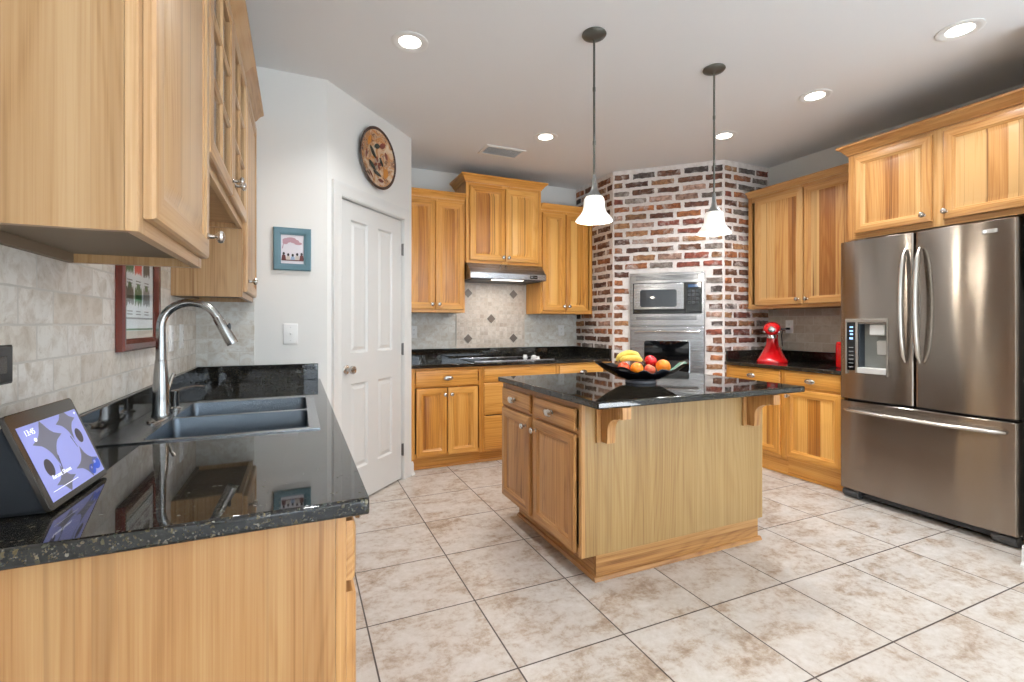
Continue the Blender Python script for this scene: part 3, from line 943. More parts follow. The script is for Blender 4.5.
# base cabinets
def base(name, label, loc, rz, w, d, W, units, zk, kick_back=0.055, group=None, left_end=None, right_end=None, depth_open=True, shoe=True, kick_l=0.0, kick_r=0.0, cat='cabinet'):
    """units: list of (x0,x1,[('drawer',x0,x1,z0,z1),('door',x0,x1,z0,z1,kx)])"""
    t = thing(name, label, cat, loc, rz, group)
    mb = MB(); th = 0.018; zt = ZB - 0.001
    mb.box(0, th, 0.0195, d, zk, zt, 0); mb.box(w - th, w, 0.0195, d, zk, zt, 1)
    mb.box(th, w - th, 0.0195, d - 0.006, zk, zk + th, 2); mb.box(th, w - th, d - 0.006, d, zk, zt, 2)
    mb.build('carcass', [left_end or W['z'], right_end or W['z'], UNDERSIDE_SHADED], t, smooth=0)
    w = round(w, 5)
    xs = sorted(set([0.0, w] + [round(u[0], 5) for u in units] + [round(u[1], 5) for u in units]))
    st = []
    for x in xs:
        st.append((max(0, x - 0.025) if x > 0 else 0.0, min(w, x + 0.025) if x < w else w))
    st[0] = (0, 0.04) if st[0][1] < 0.04 else st[0]
    rl = []
    for i in range(len(st) - 1):
        a, b = st[i][1], st[i+1][0]
        rl += [(a, b, zk, zk + 0.04), (a, b, zt - 0.036, zt), (a, b, 0.690, 0.730)]
    face_frame(t, W, w, zk, zt, st, rl)
    for u in units:
        for p in u[2]:
            if p[0] == 'drawer': add_drawer(t, W, *p[1:5])
            elif p[0] == 'front': add_drawer(t, W, *p[1:5], handle=False)
            else: add_door(t, W, p[1], p[2], p[3], p[4], p[5], p[4] - 0.055)
    kb = MB(); kb.box(kick_l, w - kick_r, kick_back, kick_back + 0.016, 0, zk, 0)
    if shoe: kb.prism([(kick_back, 0), (kick_back - 0.016, 0), (kick_back - 0.015, 0.008), (kick_back - 0.009, 0.016), (kick_back, 0.018)], 'x', kick_l, w - kick_r, 0)
    kb.build('toe_kick', [W['x']], t, smooth=30)
    return t

# peninsula with the sink
PX = 0.085
wp = YE - 0.975 - 0.002
dz, dt = 0.115, 0.700
base('base_cabinet', 'hickory base cabinet under the sink counter, plain end panel in front', (PX, 0.975, 0), pi/2, wp, PX - XL - 0.002, WOODI,
     [(0, 0.47, [('drawer', 0.010, 0.455, 0.722, 0.838), ('door', 0.010, 0.455, dz, dt, 0.42)]),
      (0.47, 1.47, [('front', 0.485, 0.965, 0.722, 0.838), ('front', 0.975, 1.455, 0.722, 0.838), ('door', 0.485, 0.965, dz, dt, 0.93), ('door', 0.975, 1.455, dz, dt, 1.01)]),
      (1.47, wp, [('drawer', 1.485, wp - 0.02, 0.722, 0.838), ('door', 1.485, wp - 0.02, dz, dt, 1.52)])],
     0.10, left_end=VENEER_W)
# back wall base cabinets
BY = 3.975; BD = YB - BY - 0.001
bw1 = 1.478 - 0.847
base('base_cabinet', 'hickory base cabinet left of the cooktop, one drawer over two doors', (0.847, BY, 0), 0.0, bw1, BD, WOOD,
     [(0, bw1, [('drawer', 0.045, 0.590, 0.700, 0.838), ('door', 0.050, 0.315, 0.115, 0.686, 0.290), ('door', 0.322, 0.592, 0.115, 0.686, 0.348)])], 0.10)
bw2 = 2.232 - 1.479
base('base_cabinet', 'hickory drawer base cabinet under the cooktop, partly behind the island', (1.479, BY, 0), 0.0, bw2, BD, WOOD,
     [(0, bw2, [('front', 0.018, bw2 - 0.02, 0.715, 0.838), ('drawer', 0.018, bw2 - 0.02, 0.425, 0.705), ('drawer', 0.018, bw2 - 0.02, 0.115, 0.415)])], 0.10)
bw3 = 2.852 - 2.233
base('base_cabinet', 'hickory base cabinet right of the cooktop, in the brick corner behind the island', (2.233, BY, 0), 0.0, bw3, BD, WOOD,
     [(0, bw3, [('drawer', 0.025, 0.520, 0.700, 0.838), ('door', 0.025, 0.520, 0.115, 0.686, 0.06)])], 0.10)
# right wall base cabinets
RBX = 3.60
rw1 = 3.232 - 2.660
base('base_cabinet', 'hickory base cabinet under the red stand mixer, next to the brick', (RBX, 3.232, 0), -pi/2, rw1, XR - RBX - 0.001, WOOD,
     [(0, rw1, [('drawer', 0.045, 0.548, 0.728, 0.845), ('door', 0.045, 0.548, 0.165, 0.710, 0.09)])], 0.14)
rw2 = 2.659 - 2.192
base('base_cabinet', 'hickory base cabinet between the mixer cabinet and the refrigerator', (RBX, 2.659, 0), -pi/2, rw2, XR - RBX - 0.001, WOOD,
     [(0, rw2, [('drawer', 0.026, rw2 - 0.006, 0.728, 0.845), ('door', 0.026, rw2 - 0.006, 0.165, 0.710, 0.056)])], 0.14)

# island
IX0, IX1, IY0, IY1 = 1.20, 2.395, 1.90, 2.83
t = base('island_cabinet', 'hickory kitchen island with brackets, plain panel facing the viewer', (IX0, IY1, 0), -pi/2, IY1 - IY0, IX1 - IX0, WOODI,
     [(0, 0.44, [('drawer', 0.020, 0.414, 0.722, 0.826), ('door', 0.020, 0.414, 0.150, 0.704, 0.378)]),
      (0.44, 0.93, [('drawer', 0.464, 0.890, 0.722, 0.826), ('door', 0.464, 0.890, 0.150, 0.704, 0.500)])],
     0.135, kick_back=0.10, right_end=VENEER_I, kick_l=0.03, kick_r=0.03)
# raise the rest of the plinth: front board facing the viewer
kb = MB()
kb.box(IX0 + 0.10, IX1 - 0.0, IY0 + 0.030, IY0 + 0.046, 0, 0.135)
kb.prism([(IY0 + 0.030, 0), (IY0 + 0.012, 0), (IY0 + 0.013, 0.008), (IY0 + 0.019, 0.017), (IY0 + 0.030, 0.019)], 'x', IX0 + 0.084, IX1 + 0.012)
kb.box(IX1 - 0.018, IX1, IY0 + 0.046, IY1 - 0.03, 0, 0.135)
kb.build('plinth_board', [WOODI['y']], t, world=True, smooth=30)
for xc in (1.322, 2.278):
    cb = MB()
    cb.box(xc - 0.047, xc + 0.047, IY0 - 0.014, IY0 - 0.0005, 0.668, ZB - 0.002)
    pr = [(IY0 - 0.014, 0.672), (IY0 - 0.060, 0.672), (IY0 - 0.064, 0.70)]
    for k in range(9):
        a = pi * 0.5 * k / 8
        pr.append((IY0 - 0.064 - 0.075 * (1 - cos(a)), 0.735 + 0.062 * sin(a)))
    pr += [(IY0 - 0.150, 0.803), (IY0 - 0.178, 0.803), (IY0 - 0.178, ZB - 0.002), (IY0 - 0.014, ZB - 0.002)]
    cb.prism(pr, 'x', xc - 0.023, xc + 0.023)
    cb.build('bracket', [WOODI['z']], t, world=True, smooth=35, bevel=0.0015)

# ---------------------------------------------------------------- countertops
def slab(name, label, parts, cat='countertop'):
    t = thing(name, label, cat, (parts[0][0], parts[0][2], ZB))
    return t
def counter(name, label, x0, x1, y0, y1, hole=None, splash=()):
    t = thing(name, label, 'countertop', (x0, y0, ZB))
    m = MB(); m.box(x0, x1, y0, y1, ZB, ZT)
    o = m.build('worktop', GRAN, t, world=True, smooth=0)
    if hole: cut(o, (hole[0] - x0, hole[2] - y0, -0.1), (hole[1] - x0, hole[3] - y0, 0.1))
    b = o.modifiers.new('bevel', 'BEVEL'); b.width = 0.007; b.segments = 3; b.limit_method = 'ANGLE'; b.angle_limit = radians(40)
    me = o.data; me.polygons.foreach_set('use_smooth', [True]*len(me.polygons)); me.set_sharp_from_angle(angle=radians(35))
    for s in splash:
        q = MB(); q.box(*s[:4], ZT + 0.0003, ZS - 0.001)
        q.build('backsplash_strip', GRAN, t, world=True, smooth=35, bevel=0.002)
    return t
counter('granite_countertop', 'black granite sink countertop along the left wall', XL + 0.001, 0.125, 0.945, YE - 0.001, hole=(-0.425, 0.045, 1.655, 2.368),
        splash=[(XL + 0.001, XL + 0.021, 0.945, YE - 0.022), (XL + 0.001, 0.112, YE - 0.021, YE - 0.001)])
counter('granite_countertop', 'black granite cooktop countertop along the back wall', PB[0] + 0.002, BA[0] - 0.012, 3.945, YB - 0.001, splash=[(PB[0] + 0.002, BA[0] - 0.034, YB - 0.021, YB - 0.001), (BA[0] - 0.033, BA[0] - 0.013, 3.95, YB - 0.001)])
counter('granite_countertop', 'black granite countertop on the right wall under the red mixer', 3.568, XR - 0.001, 2.188, BB[1] - 0.012, splash=[(XR - 0.021, XR - 0.001, 2.188, BB[1] - 0.034), (BB[0] + 0.01, XR - 0.001, BB[1] - 0.033, BB[1] - 0.013)])
counter('granite_countertop', 'black granite island top holding the fruit bowl', 1.168, 2.50, 1.72, 2.845)

# ---------------------------------------------------------------- sink and faucet
t = thing('sink', 'double-bowl stainless steel sink set into the left countertop', 'sink', (-0.225, 2.01, ZT))
m = MB()
SX0, SX1, SY0, SY1 = -0.508, 0.065, 1.638, 2.383
bx0, bx1 = -0.400, 0.032
za, zb_ = ZT + 0.0004, ZT + 0.0045
ybs = [(1.662, 2.004), (2.030, 2.360)]
m.box(SX0, bx0, SY0, SY1, za, zb_); m.box(bx1, SX1, SY0, SY1, za, zb_)
m.box(bx0, bx1, SY0, ybs[0][0], za, zb_); m.box(bx0, bx1, ybs[0][1], ybs[1][0], za, zb_); m.box(bx0, bx1, ybs[1][1], SY1, za, zb_)
m.build('rim', STEEL_LIT, t, world=True, smooth=0)
for a, b in ybs:
    q = MB()
    R = []
    def rr_ring(x0, x1, y0, y1, r, z):
        pts = []
        for (cx, cy, a0) in ((x1 - r, y1 - r, 0), (x0 + r, y1 - r, pi/2), (x0 + r, y0 + r, pi), (x1 - r, y0 + r, 3*pi/2)):
            for k in range(5):
                an = a0 + pi/2*k/4
                pts.append((cx + r*cos(an), cy + r*sin(an), z))
        return pts
    for ins, z in ((0.0, zb_), (0.001, zb_ - 0.004), (0.006, zb_ - 0.10), (0.012, zb_ - 0.17), (0.030, zb_ - 0.186)):
        R.append(rr_ring(bx0 + ins, bx1 - ins, a + ins, b - ins, 0.022, z))
    q.loft(R, 0, True, (False, True))
    bo = q.build('bowl', STEEL_SHADED, t, world=True, smooth=50)
    g = MB(); g.lathe([(0.045, 0.0), (0.043, 0.003), (0.030, 0.002), (0.028, -0.0), (0.0, 0.0)], ((bx0 + bx1)/2 - 0.06, (a + b)/2, zb_ - 0.1855), 'z', 24, caps=(False, False))
    g.build('drain', CHROME, bo, smooth=40)
    g.v  # (kept in world coordinates below)
for o in [x for x in bpy.data.objects if x.name.startswith('drain')]:
    o.location = tuple(-v for v in t.location)

def wpart(mb, name, mats, parent, smooth=35, bevel=0):
    """part whose points are given in world coordinates"""
    root = parent
    while root.parent is not None: root = root.parent
    inv = root.matrix_basis.inverted()
    mb.v = [tuple(inv @ Vector(p)) for p in mb.v]
    return mb.build(name, mats, parent, smooth=smooth, bevel=bevel)

FCX, FCY, FCZ = -0.437, 2.03, zb_
t = thing('faucet', 'tall brushed nickel gooseneck faucet on the sink deck', 'faucet', (FCX, FCY, FCZ))
m = MB()
R = []
for s, z in ((1.0, 0.0003), (1.0, 0.004), (0.93, 0.008)):
    R.append([(FCX + 0.030*s*cos(2*pi*k/32), FCY + 0.125*s*sin(2*pi*k/32), FCZ + z) for k in range(32)])
m.loft(R); wpart(m, 'deck_plate', BRUSHN, t)
m = MB(); m.lathe([(0.028, 0.008), (0.0285, 0.012), (0.0255, 0.02), (0.0245, 0.07), (0.0235, 0.12), (0.021, 0.16), (0.0175, 0.20), (0.0165, 0.205)], (FCX, FCY, FCZ), 'z', 28)
body = wpart(m, 'body', BRUSHN, t)
m = MB(); m.lathe([(0.0250, 0.0), (0.0250, 0.002)], (FCX, FCY, FCZ + 0.118), 'z', 28)
pts = [(FCX, FCY, FCZ + 0.20), (FCX, FCY, FCZ + 0.27), (FCX, FCY, FCZ + 0.318)]
rad = 0.088
cx, cz = FCX + rad, FCZ + 0.318
for k in range(1, 15):
    a = pi - k * (pi * 0.88) / 14
    pts.append((cx + rad*cos(a), FCY, cz + rad*sin(a)))
m = MB(); m.tube(pts, [0.0165, 0.0150] + [0.0142]*(len(pts)-2), 16)
wpart(m, 'spout', BRUSHN, t)
dirv = (Vector(pts[-1]) - Vector(pts[-2])).normalized()
p0 = Vector(pts[-1]); q = [p0 - dirv*0.004, p0 + dirv*0.004, p0 + dirv*0.035, p0 + dirv*0.090, p0 + dirv*0.106]
m = MB(); m.tube(q, [0.0150, 0.0165, 0.0175, 0.0200, 0.0190], 18)
sh = wpart(m, 'spray_head', BRUSHN, t)
m = MB(); pb = p0 + dirv*0.045 + Vector((dirv.z, 0, -dirv.x))*-0.019
m.ellipsoid(tuple(pb), 0.006, 0.008, 0.014); wpart(m, 'button', DKGREY, sh)
m = MB(); m.tube([(FCX, FCY + 0.018, FCZ + 0.055), (FCX, FCY + 0.050, FCZ + 0.058)], [0.014, 0.012], 14)
m.tube([(FCX, FCY + 0.045, FCZ + 0.058), (FCX + 0.006, FCY + 0.058, FCZ + 0.085), (FCX + 0.014, FCY + 0.082, FCZ + 0.128), (FCX + 0.02, FCY + 0.092, FCZ + 0.145)], [0.008, 0.0065, 0.006, 0.007], 10)
wpart(m, 'handle', BRUSHN, t)
SPX, SPY = -0.436, 2.235
t = thing('soap_dispenser', 'small brushed nickel soap pump beside the faucet', 'soap dispenser', (SPX, SPY, zb_))
m = MB(); m.lathe([(0.022, 0.0003), (0.022, 0.004), (0.017, 0.007), (0.0135, 0.010), (0.0135, 0.055), (0.0145, 0.058), (0.0145, 0.070), (0.010, 0.073)], (SPX, SPY, zb_), 'z', 20)
wpart(m, 'body', BRUSHN, t)
m = MB(); m.tube([(SPX, SPY, zb_ + 0.068), (SPX + 0.03, SPY, zb_ + 0.077), (SPX + 0.07, SPY, zb_ + 0.084), (SPX + 0.098, SPY, zb_ + 0.082)], [0.006, 0.0055, 0.005, 0.0045], 10)
wpart(m, 'nozzle', NICKEL, t)

# ---------------------------------------------------------------- smart display
SCR_BG = glow('screen_lavender', (140,145,202), 0.42)
SCR_GREY = glow('screen_grey', (104,104,118), 0.30)
SCR_WHITE = glow('screen_white', (236,240,250), 0.9)
SCR_DARK = glow('screen_dark', (62,58,66), 0.2)
SCR_BLUE = glow('screen_blue', (38,74,176), 0.5)
t = thing('smart_display', 'black smart display with a lit lavender screen on the left counter', 'smart display', (-0.391, 1.088, ZT + 0.0008), radians(87.6))
# local frame: x along the screen, front towards -y
W_, Hh = 0.238, 0.182
tilt = radians(21)
def scr(u, v, d=0.0):      # u across, v up the screen, d out of the screen
    return (u, v*sin(tilt) - d*cos(tilt), 0.004 + v*cos(tilt) + d*sin(tilt))
m = MB()
side = [(0.010, 0.0), (0.006, 0.006), (0.010 + 0.168*sin(tilt), 0.004 + 0.168*cos(tilt) - 0.006), (0.082, 0.145), (0.106, 0.095), (0.116, 0.030), (0.114, 0.0)]
R = []
for u, k in ((0.004, 0.9), (0.012, 1.0), (W_ - 0.012, 1.0), (W_ - 0.004, 0.9)):
    c = (0.06, 0.06)
    R.append([(u, c[0] + (p[0]-c[0])*k, max(0.0, c[1] + (p[1]-c[1])*k)) for p in side])
m.loft(R); m.build('speaker_body', FABRIC, t, smooth=30, bevel=0.003)
m = MB()
def rrect(u0, u1, v0, v1, r, d):
    pts = []
    for (cu, cv, a0) in ((u1 - r, v1 - r, 0), (u0 + r, v1 - r, pi/2), (u0 + r, v0 + r, pi), (u1 - r, v0 + r, 3*pi/2)):
        for k in range(5):
            an = a0 + pi/2*k/4
            pts.append(scr(cu + r*cos(an), cv + r*sin(an), d))
    return pts
m.loft([rrect(0, W_, 0, Hh, 0.008, -0.008), rrect(0, W_, 0, Hh, 0.008, -0.001), rrect(0.0015, W_ - 0.0015, 0.0015, Hh - 0.0015, 0.007, 0.0)])
fr = m.build('bezel', plain('dark_bronze_bezel', (46,42,38), 0.12), t, smooth=30)
m = MB(); m.tube([scr(W_*0.985, Hh*0.30, -0.004), scr(W_*0.985 + 0.003, Hh*0.30, -0.004)], 0.003, 8)
a0_, a1_, b0_, b1_ = 0.016, W_ - 0.010, 0.012, Hh - 0.026
m = MB(); m.add([scr(a0_, b0_, 0.0006), scr(a1_, b0_, 0.0006), scr(a1_, b1_, 0.0006), scr(a0_, b1_, 0.0006)], [(0,1,2,3)])
m.add([scr(a0_, b0_, 0.0001), scr(a1_, b0_, 0.0001), scr(a1_, b1_, 0.0001), scr(a0_, b1_, 0.0001)], [(3,2,1,0)])
sc_ = m.build('screen', SCR_BG, t, smooth=0, recalc=False)
SWd, SHt = a1_ - a0_, b1_ - b0_
def P(u, v, d=0.0009):
    u = min(max(u, 0.0), 1.0); v = min(max(v, 0.0), 1.0)
    return scr(a0_ + u*SWd, b0_ + v*SHt, d)
art = MB()
def poly(pts, mi, d=0.0009): art.add([P(u, v, d) for u, v in pts], [tuple(range(len(pts)))], mi)
def star4(cu, cv, ru, rv, mi, pinch=0.16):
    pts = []
    for k in range(4):
        a = pi/2*k
        for s in range(6):
            f = s/6.0
            # astroid-like concave edge
            aa = a + f*pi/2
            r = 1.0/((abs(cos(aa)))**0.62 + (abs(sin(aa)))**0.62)**(1/0.62)
            pts.append((cu + ru*r*cos(aa), cv + rv*r*sin(aa)))
    b = [P(cu, cv)] + [P(u, v) for u, v in pts]
    n = len(pts)
    art.add(b, [(0, 1+i, 1+(i+1) % n) for i in range(n)], mi)
def disc(cu, cv, ru, rv, mi, d=0.0009, n=20):
    poly([(cu + ru*cos(2*pi*k/n), cv + rv*sin(2*pi*k/n)) for k in range(n)], mi, d)
star4(0.34, 0.74, 0.24, 0.36, 0); star4(0.74, 0.88, 0.18, 0.30, 0); star4(0.76, 0.22, 0.22, 0.26, 0); star4(0.32, 0.16, 0.17, 0.22, 0)
disc(0.17, 0.40, 0.065, 0.12, 1); disc(0.85, 0.62, 0.06, 0.11, 1)
poly([(0.36,0.50),(0.375,0.50),(0.345,0.30),(0.335,0.30)], 1); poly([(0.69,0.66),(0.705,0.66),(0.735,0.48),(0.728,0.48)], 1)
disc(0.80, 0.10, 0.06, 0.075, 2); disc(0.91, 0.15, 0.075, 0.09, 2); disc(0.89, 0.18, 0.02, 0.025, 3, 0.0011); disc(0.79, 0.125, 0.015, 0.02, 3, 0.0011)
art.build('wallpaper', [SCR_GREY, SCR_DARK, SCR_BLUE, SCR_BG], sc_, smooth=0, recalc=False)
rot_s = (pi/2 - tilt, 0, 0)
def scr_text(body, u, v, size):
    text_part('caption', body, size, SCR_WHITE, sc_, P(u, v, 0.0014), rot_s, 0.0001)
scr_text('13:45', 0.14, 0.90, 0.015)
bar = MB()
def strip(u0, u1, v0, v1): bar.add([P(u0, v0, 0.0013), P(u1, v0, 0.0013), P(u1, v1, 0.0013), P(u0, v1, 0.0013)], [(0,1,2,3)])
bar.add([P(0.17 + 0.022*cos(2*pi*k/10), 0.79 + 0.026*sin(2*pi*k/10), 0.0013) for k in range(10)], [tuple(range(10))])
strip(0.94, 0.965, 0.93, 0.96); strip(0.06, 0.50, 0.105, 0.112)
bar.build('screen_icons', SCR_WHITE, sc_, smooth=0, recalc=False)
scr_text('Recent Shows', 0.30, 0.27, 0.012)

# ---------------------------------------------------------------- pictures, plate, switches
def frame_ring(m, x0, x1, z0, z1, prof, mi=0):
    R = [[(x0 + d, e, z0 + d), (x1 - d, e, z0 + d), (x1 - d, e, z1 - d), (x0 + d, e, z1 - d)] for d, e in prof]
    m.loft(R, mi, True, (False, False))
PIC_BG = plain('poster_paper', (226,236,240), 0.6)
PIC_MAT = plain('cream_mat_board', (206,196,180), 0.7)
MAHOG = wood('mahogany', 'z', lin(112,44,26), lin(86,30,20), lin(50,16,12), plank=0.5, streak=0.2, tonev=0.2, rough=0.25)
GREEN = plain('leaf_green_ink', (44,110,62), 0.6); DKGRN = plain('dark_green_ink', (52,60,56), 0.6)
REDI = plain('brick_red_ink', (206,52,40), 0.6); GREYI = plain('grey_ink', (120,128,130), 0.6)
zt0, zt1 = 1.134, 1.615
t = thing('framed_poster', 'dark red wood framed vegetable poster hung on the left backsplash tiles', 'picture', (XL + 0.009, 1.872, zt0), pi/2)
PW, PH = 0.440, zt1 - zt0
m = MB(); frame_ring(m, 0, PW, 0, PH, [(0, 0.0), (0, -0.018), (0.006, -0.024), (0.024, -0.022), (0.034, -0.014), (0.040, -0.011), (0.040, -0.004)])
m.build('frame', MAHOG, t, smooth=30)
m = MB()
m.box(0.038, PW - 0.038, -0.006, -0.001, 0.038, PH - 0.038, 0)
m.box(0.046, PW - 0.052, -0.0075, -0.006, 0.066, PH - 0.040, 1)
def flat(pts, mi): m.add([(x, -0.0082, z) for x, z in pts], [tuple(range(len(pts)))], mi)
def blob(cx, cz, rx, rz, mi, n=14, seed=0):
    rg = random.Random(seed)
    flat([(cx + rx*(0.75 + 0.35*rg.random())*cos(2*pi*k/n), cz + rz*(0.75 + 0.35*rg.random())*sin(2*pi*k/n)) for k in range(n)], mi)
gx = [0.112, 0.205, 0.305]
for r, zc in enumerate((0.185, 0.290, 0.395)):
    for c, xc in enumerate(gx):
        mi = [[3, 2, 5], [2, 4, 3], [4, 2, 4]][r][c]
        for k in range(5):
            blob(xc + (k - 2)*0.016, zc + 0.006*(k % 2), 0.011, 0.036, mi, 12, r*31 + c*7 + k)
        blob(xc, zc + 0.034, 0.02, 0.014, 2, 10, 77 + r + c)
        for k in range(2): flat([(xc - 0.028, zc - 0.050 - 0.010*k), (xc + 0.028, zc - 0.050 - 0.010*k), (xc + 0.028, zc - 0.054 - 0.010*k), (xc - 0.028, zc - 0.054 - 0.010*k)], 5)
flat([(0.05, 0.112), (PW - 0.056, 0.112), (PW - 0.056, 0.106), (0.05, 0.106)], 5)
flat([(0.05, 0.074), (PW - 0.056, 0.074), (PW - 0.056, 0.068), (0.05, 0.068)], 2)
m.build('poster', [PIC_MAT, PIC_BG, GREEN, DKGRN, REDI, GREYI], t, smooth=0)
m = MB(); m.box(0.040, PW - 0.040, -0.0105, -0.0100, 0.040, PH - 0.040)
m.build('glazing', GLASS, t, smooth=0)

BLUEF = plain('slate_blue_frame_paint', (84,118,130), 0.4)
PINKI = plain('dusty_pink_ink', (178,140,150), 0.6); MAROON = plain('maroon_ink', (92,38,36), 0.6); INK = plain('black_ink', (34,26,28), 0.6); SKYI = plain('pale_blue_ink', (150,170,196), 0.6)
t = thing('framed_picture', 'small slate blue framed picture of seated figures, above the light switch', 'picture', (-0.134, YE, 1.548), 0.0)
m = MB(); frame_ring(m, 0, 0.207, 0, 0.255, [(0, -0.0005), (0, -0.016), (0.006, -0.020), (0.026, -0.018), (0.036, -0.012), (0.040, -0.012), (0.042, -0.004)])
m.build('frame', BLUEF, t, smooth=30)
m = MB(); m.box(0.040, 0.167, -0.006, -0.001, 0.040, 0.215, 0)
def flat2(pts, mi, e=-0.0066): m.add([(x, e, z) for x, z in pts], [tuple(range(len(pts)))], mi)
for k, (cx, cz, rx, rz) in enumerate([(0.075,0.180,0.026,0.014),(0.095,0.186,0.030,0.013),(0.115,0.176,0.026,0.012),(0.135,0.164,0.022,0.009),(0.065,0.168,0.016,0.012)]):
    flat2([(cx + rx*cos(2*pi*i/14), cz + rz*sin(2*pi*i/14)) for i in range(14)], 1, -0.0062 - 0.0002*k)
flat2([(0.046,0.13),(0.051,0.13),(0.060,0.175),(0.056,0.176)], 1, -0.0074)
for k in range(5):
    cx = 0.056 + k*0.0245; hh2 = (0.030, 0.024, 0.022, 0.028, 0.030)[k]
    flat2([(cx - 0.013, 0.062), (cx + 0.013, 0.062), (cx + 0.009, 0.062 + hh2), (cx - 0.009, 0.062 + hh2)], (2, 5, 4, 5, 2)[k], -0.0068)
    flat2([(cx + 0.0065*cos(2*pi*i/12), 0.062 + hh2 + 0.008 + 0.009*sin(2*pi*i/12)) for i in range(12)], 3, -0.0071)
flat2([(0.044,0.058),(0.163,0.058),(0.163,0.064),(0.044,0.064)], 2, -0.0073)
m.build('print', [plain('white_print_paper', (222,218,224), 0.6), PINKI, MAROON, INK, SKYI, plain('cream_ink', (200,190,180), 0.6)], t, smooth=0)

# ornamental plate over the pantry door
PRIM = plain('dark_brown_glaze', (62,42,34), 0.22)
def plate_mat():
    m = NT('painted_plate_glaze'); c = m.obj()
    n1 = m.noise(c, 14, 3, 0.5, 0.9); n2 = m.noise(c, 26, 3, 0.5, 0.6)
    b = m.ramp(n1.outputs[0], [(0.36, lin(208,186,160)), (0.46, lin(198,164,132)), (0.52, lin(176,112,52)), (0.57, lin(190,156,126)), (0.63, lin(110,64,44)), (0.70, lin(196,168,138))])
    m.l(m.mix(m.ramp(n2.outputs[0], [(0.60, (0,0,0,1)), (0.66, (0.8,0.8,0.8,1))]), b, lin(64,38,30)), m.b.inputs['Base Color'])
    m.set(Roughness=0.18); return m.mat
PLM = plate_mat()
sx, sz = 0.498, 2.412
t = thing('decorative_plate', 'round painted floral plate hanging above the pantry door', 'plate', (PA[0] + sx*cos(A_P) , PA[1] + sx*sin(A_P), sz), A_P)
m = MB(); m.lathe([(0.05, 0.002), (0.13, 0.003), (0.19, 0.018), (0.214, 0.030), (0.218, 0.034), (0.214, 0.037), (0.198, 0.032), (0.197, 0.0315)], (0,0,0), '-y', 64, caps=(True, False))
m.build('rim', PRIM, t, smooth=50)
m = MB(); m.lathe([(0.197, 0.0318), (0.186, 0.028), (0.165, 0.022), (0.13, 0.012), (0.06, 0.009), (0.001, 0.009)], (0,0,0), '-y', 64, caps=(False, True))
m.build('painted_center', PLM, t, smooth=60)
m = MB()
def leaf(cx, cz, ln, wd, ang, mi, e=-0.0135):
    ca, sa = cos(ang), sin(ang); pts = []
    for k in range(13):
        u = -1 + 2*k/12; wv = wd*(1 - u*u)**0.8
        pts.append((u*ln, wv))
    pts += [(u, -v) for u, v in pts[::-1][1:-1]]
    P3 = []
    for u, v in pts:
        x, z = cx + u*ca - v*sa, cz + u*sa + v*ca
        r = sqrt(x*x + z*z)
        P3.append((x, e - max(0, (r - 0.06))*0.11 - max(0, r - 0.13)*0.18, z))
    m.add(P3, [tuple(range(len(P3)))], mi)
for (cx, cz, l, wd, a, mi) in [(-0.045,0.035,0.055,0.018,-0.7,0),(-0.055,-0.06,0.05,0.018,-0.55,0),(0.055,-0.01,0.035,0.016,-0.9,0),(0.0,-0.105,0.05,0.015,-0.2,0),(0.0,0.09,0.035,0.018,0.3,0),
                               (0.06,0.11,0.035,0.02,0.5,1),(-0.10,0.10,0.04,0.022,1.2,2),(0.10,-0.08,0.045,0.024,1.1,2),(-0.13,0.0,0.035,0.014,1.4,1),(0.11,0.05,0.03,0.014,-1.1,1),(0.03,-0.15,0.035,0.014,0.1,1),(-0.09,-0.13,0.035,0.013,-0.8,1)]:
    leaf(cx, cz, l, wd, a, mi)
for k in range(7):
    a = 2*pi*k/7; leaf(0.01 + 0.026*cos(a), -0.03 + 0.03*sin(a), 0.022, 0.011, a, 3 if k % 2 else 1, -0.0145)
m.build('floral_motif', [plain('dark_leaf_glaze', (38,44,34), 0.25), plain('oxblood_glaze', (110,52,40), 0.25), plain('ochre_glaze', (190,122,48), 0.25), plain('grey_petal_glaze', (158,138,120), 0.25)], t, smooth=0)

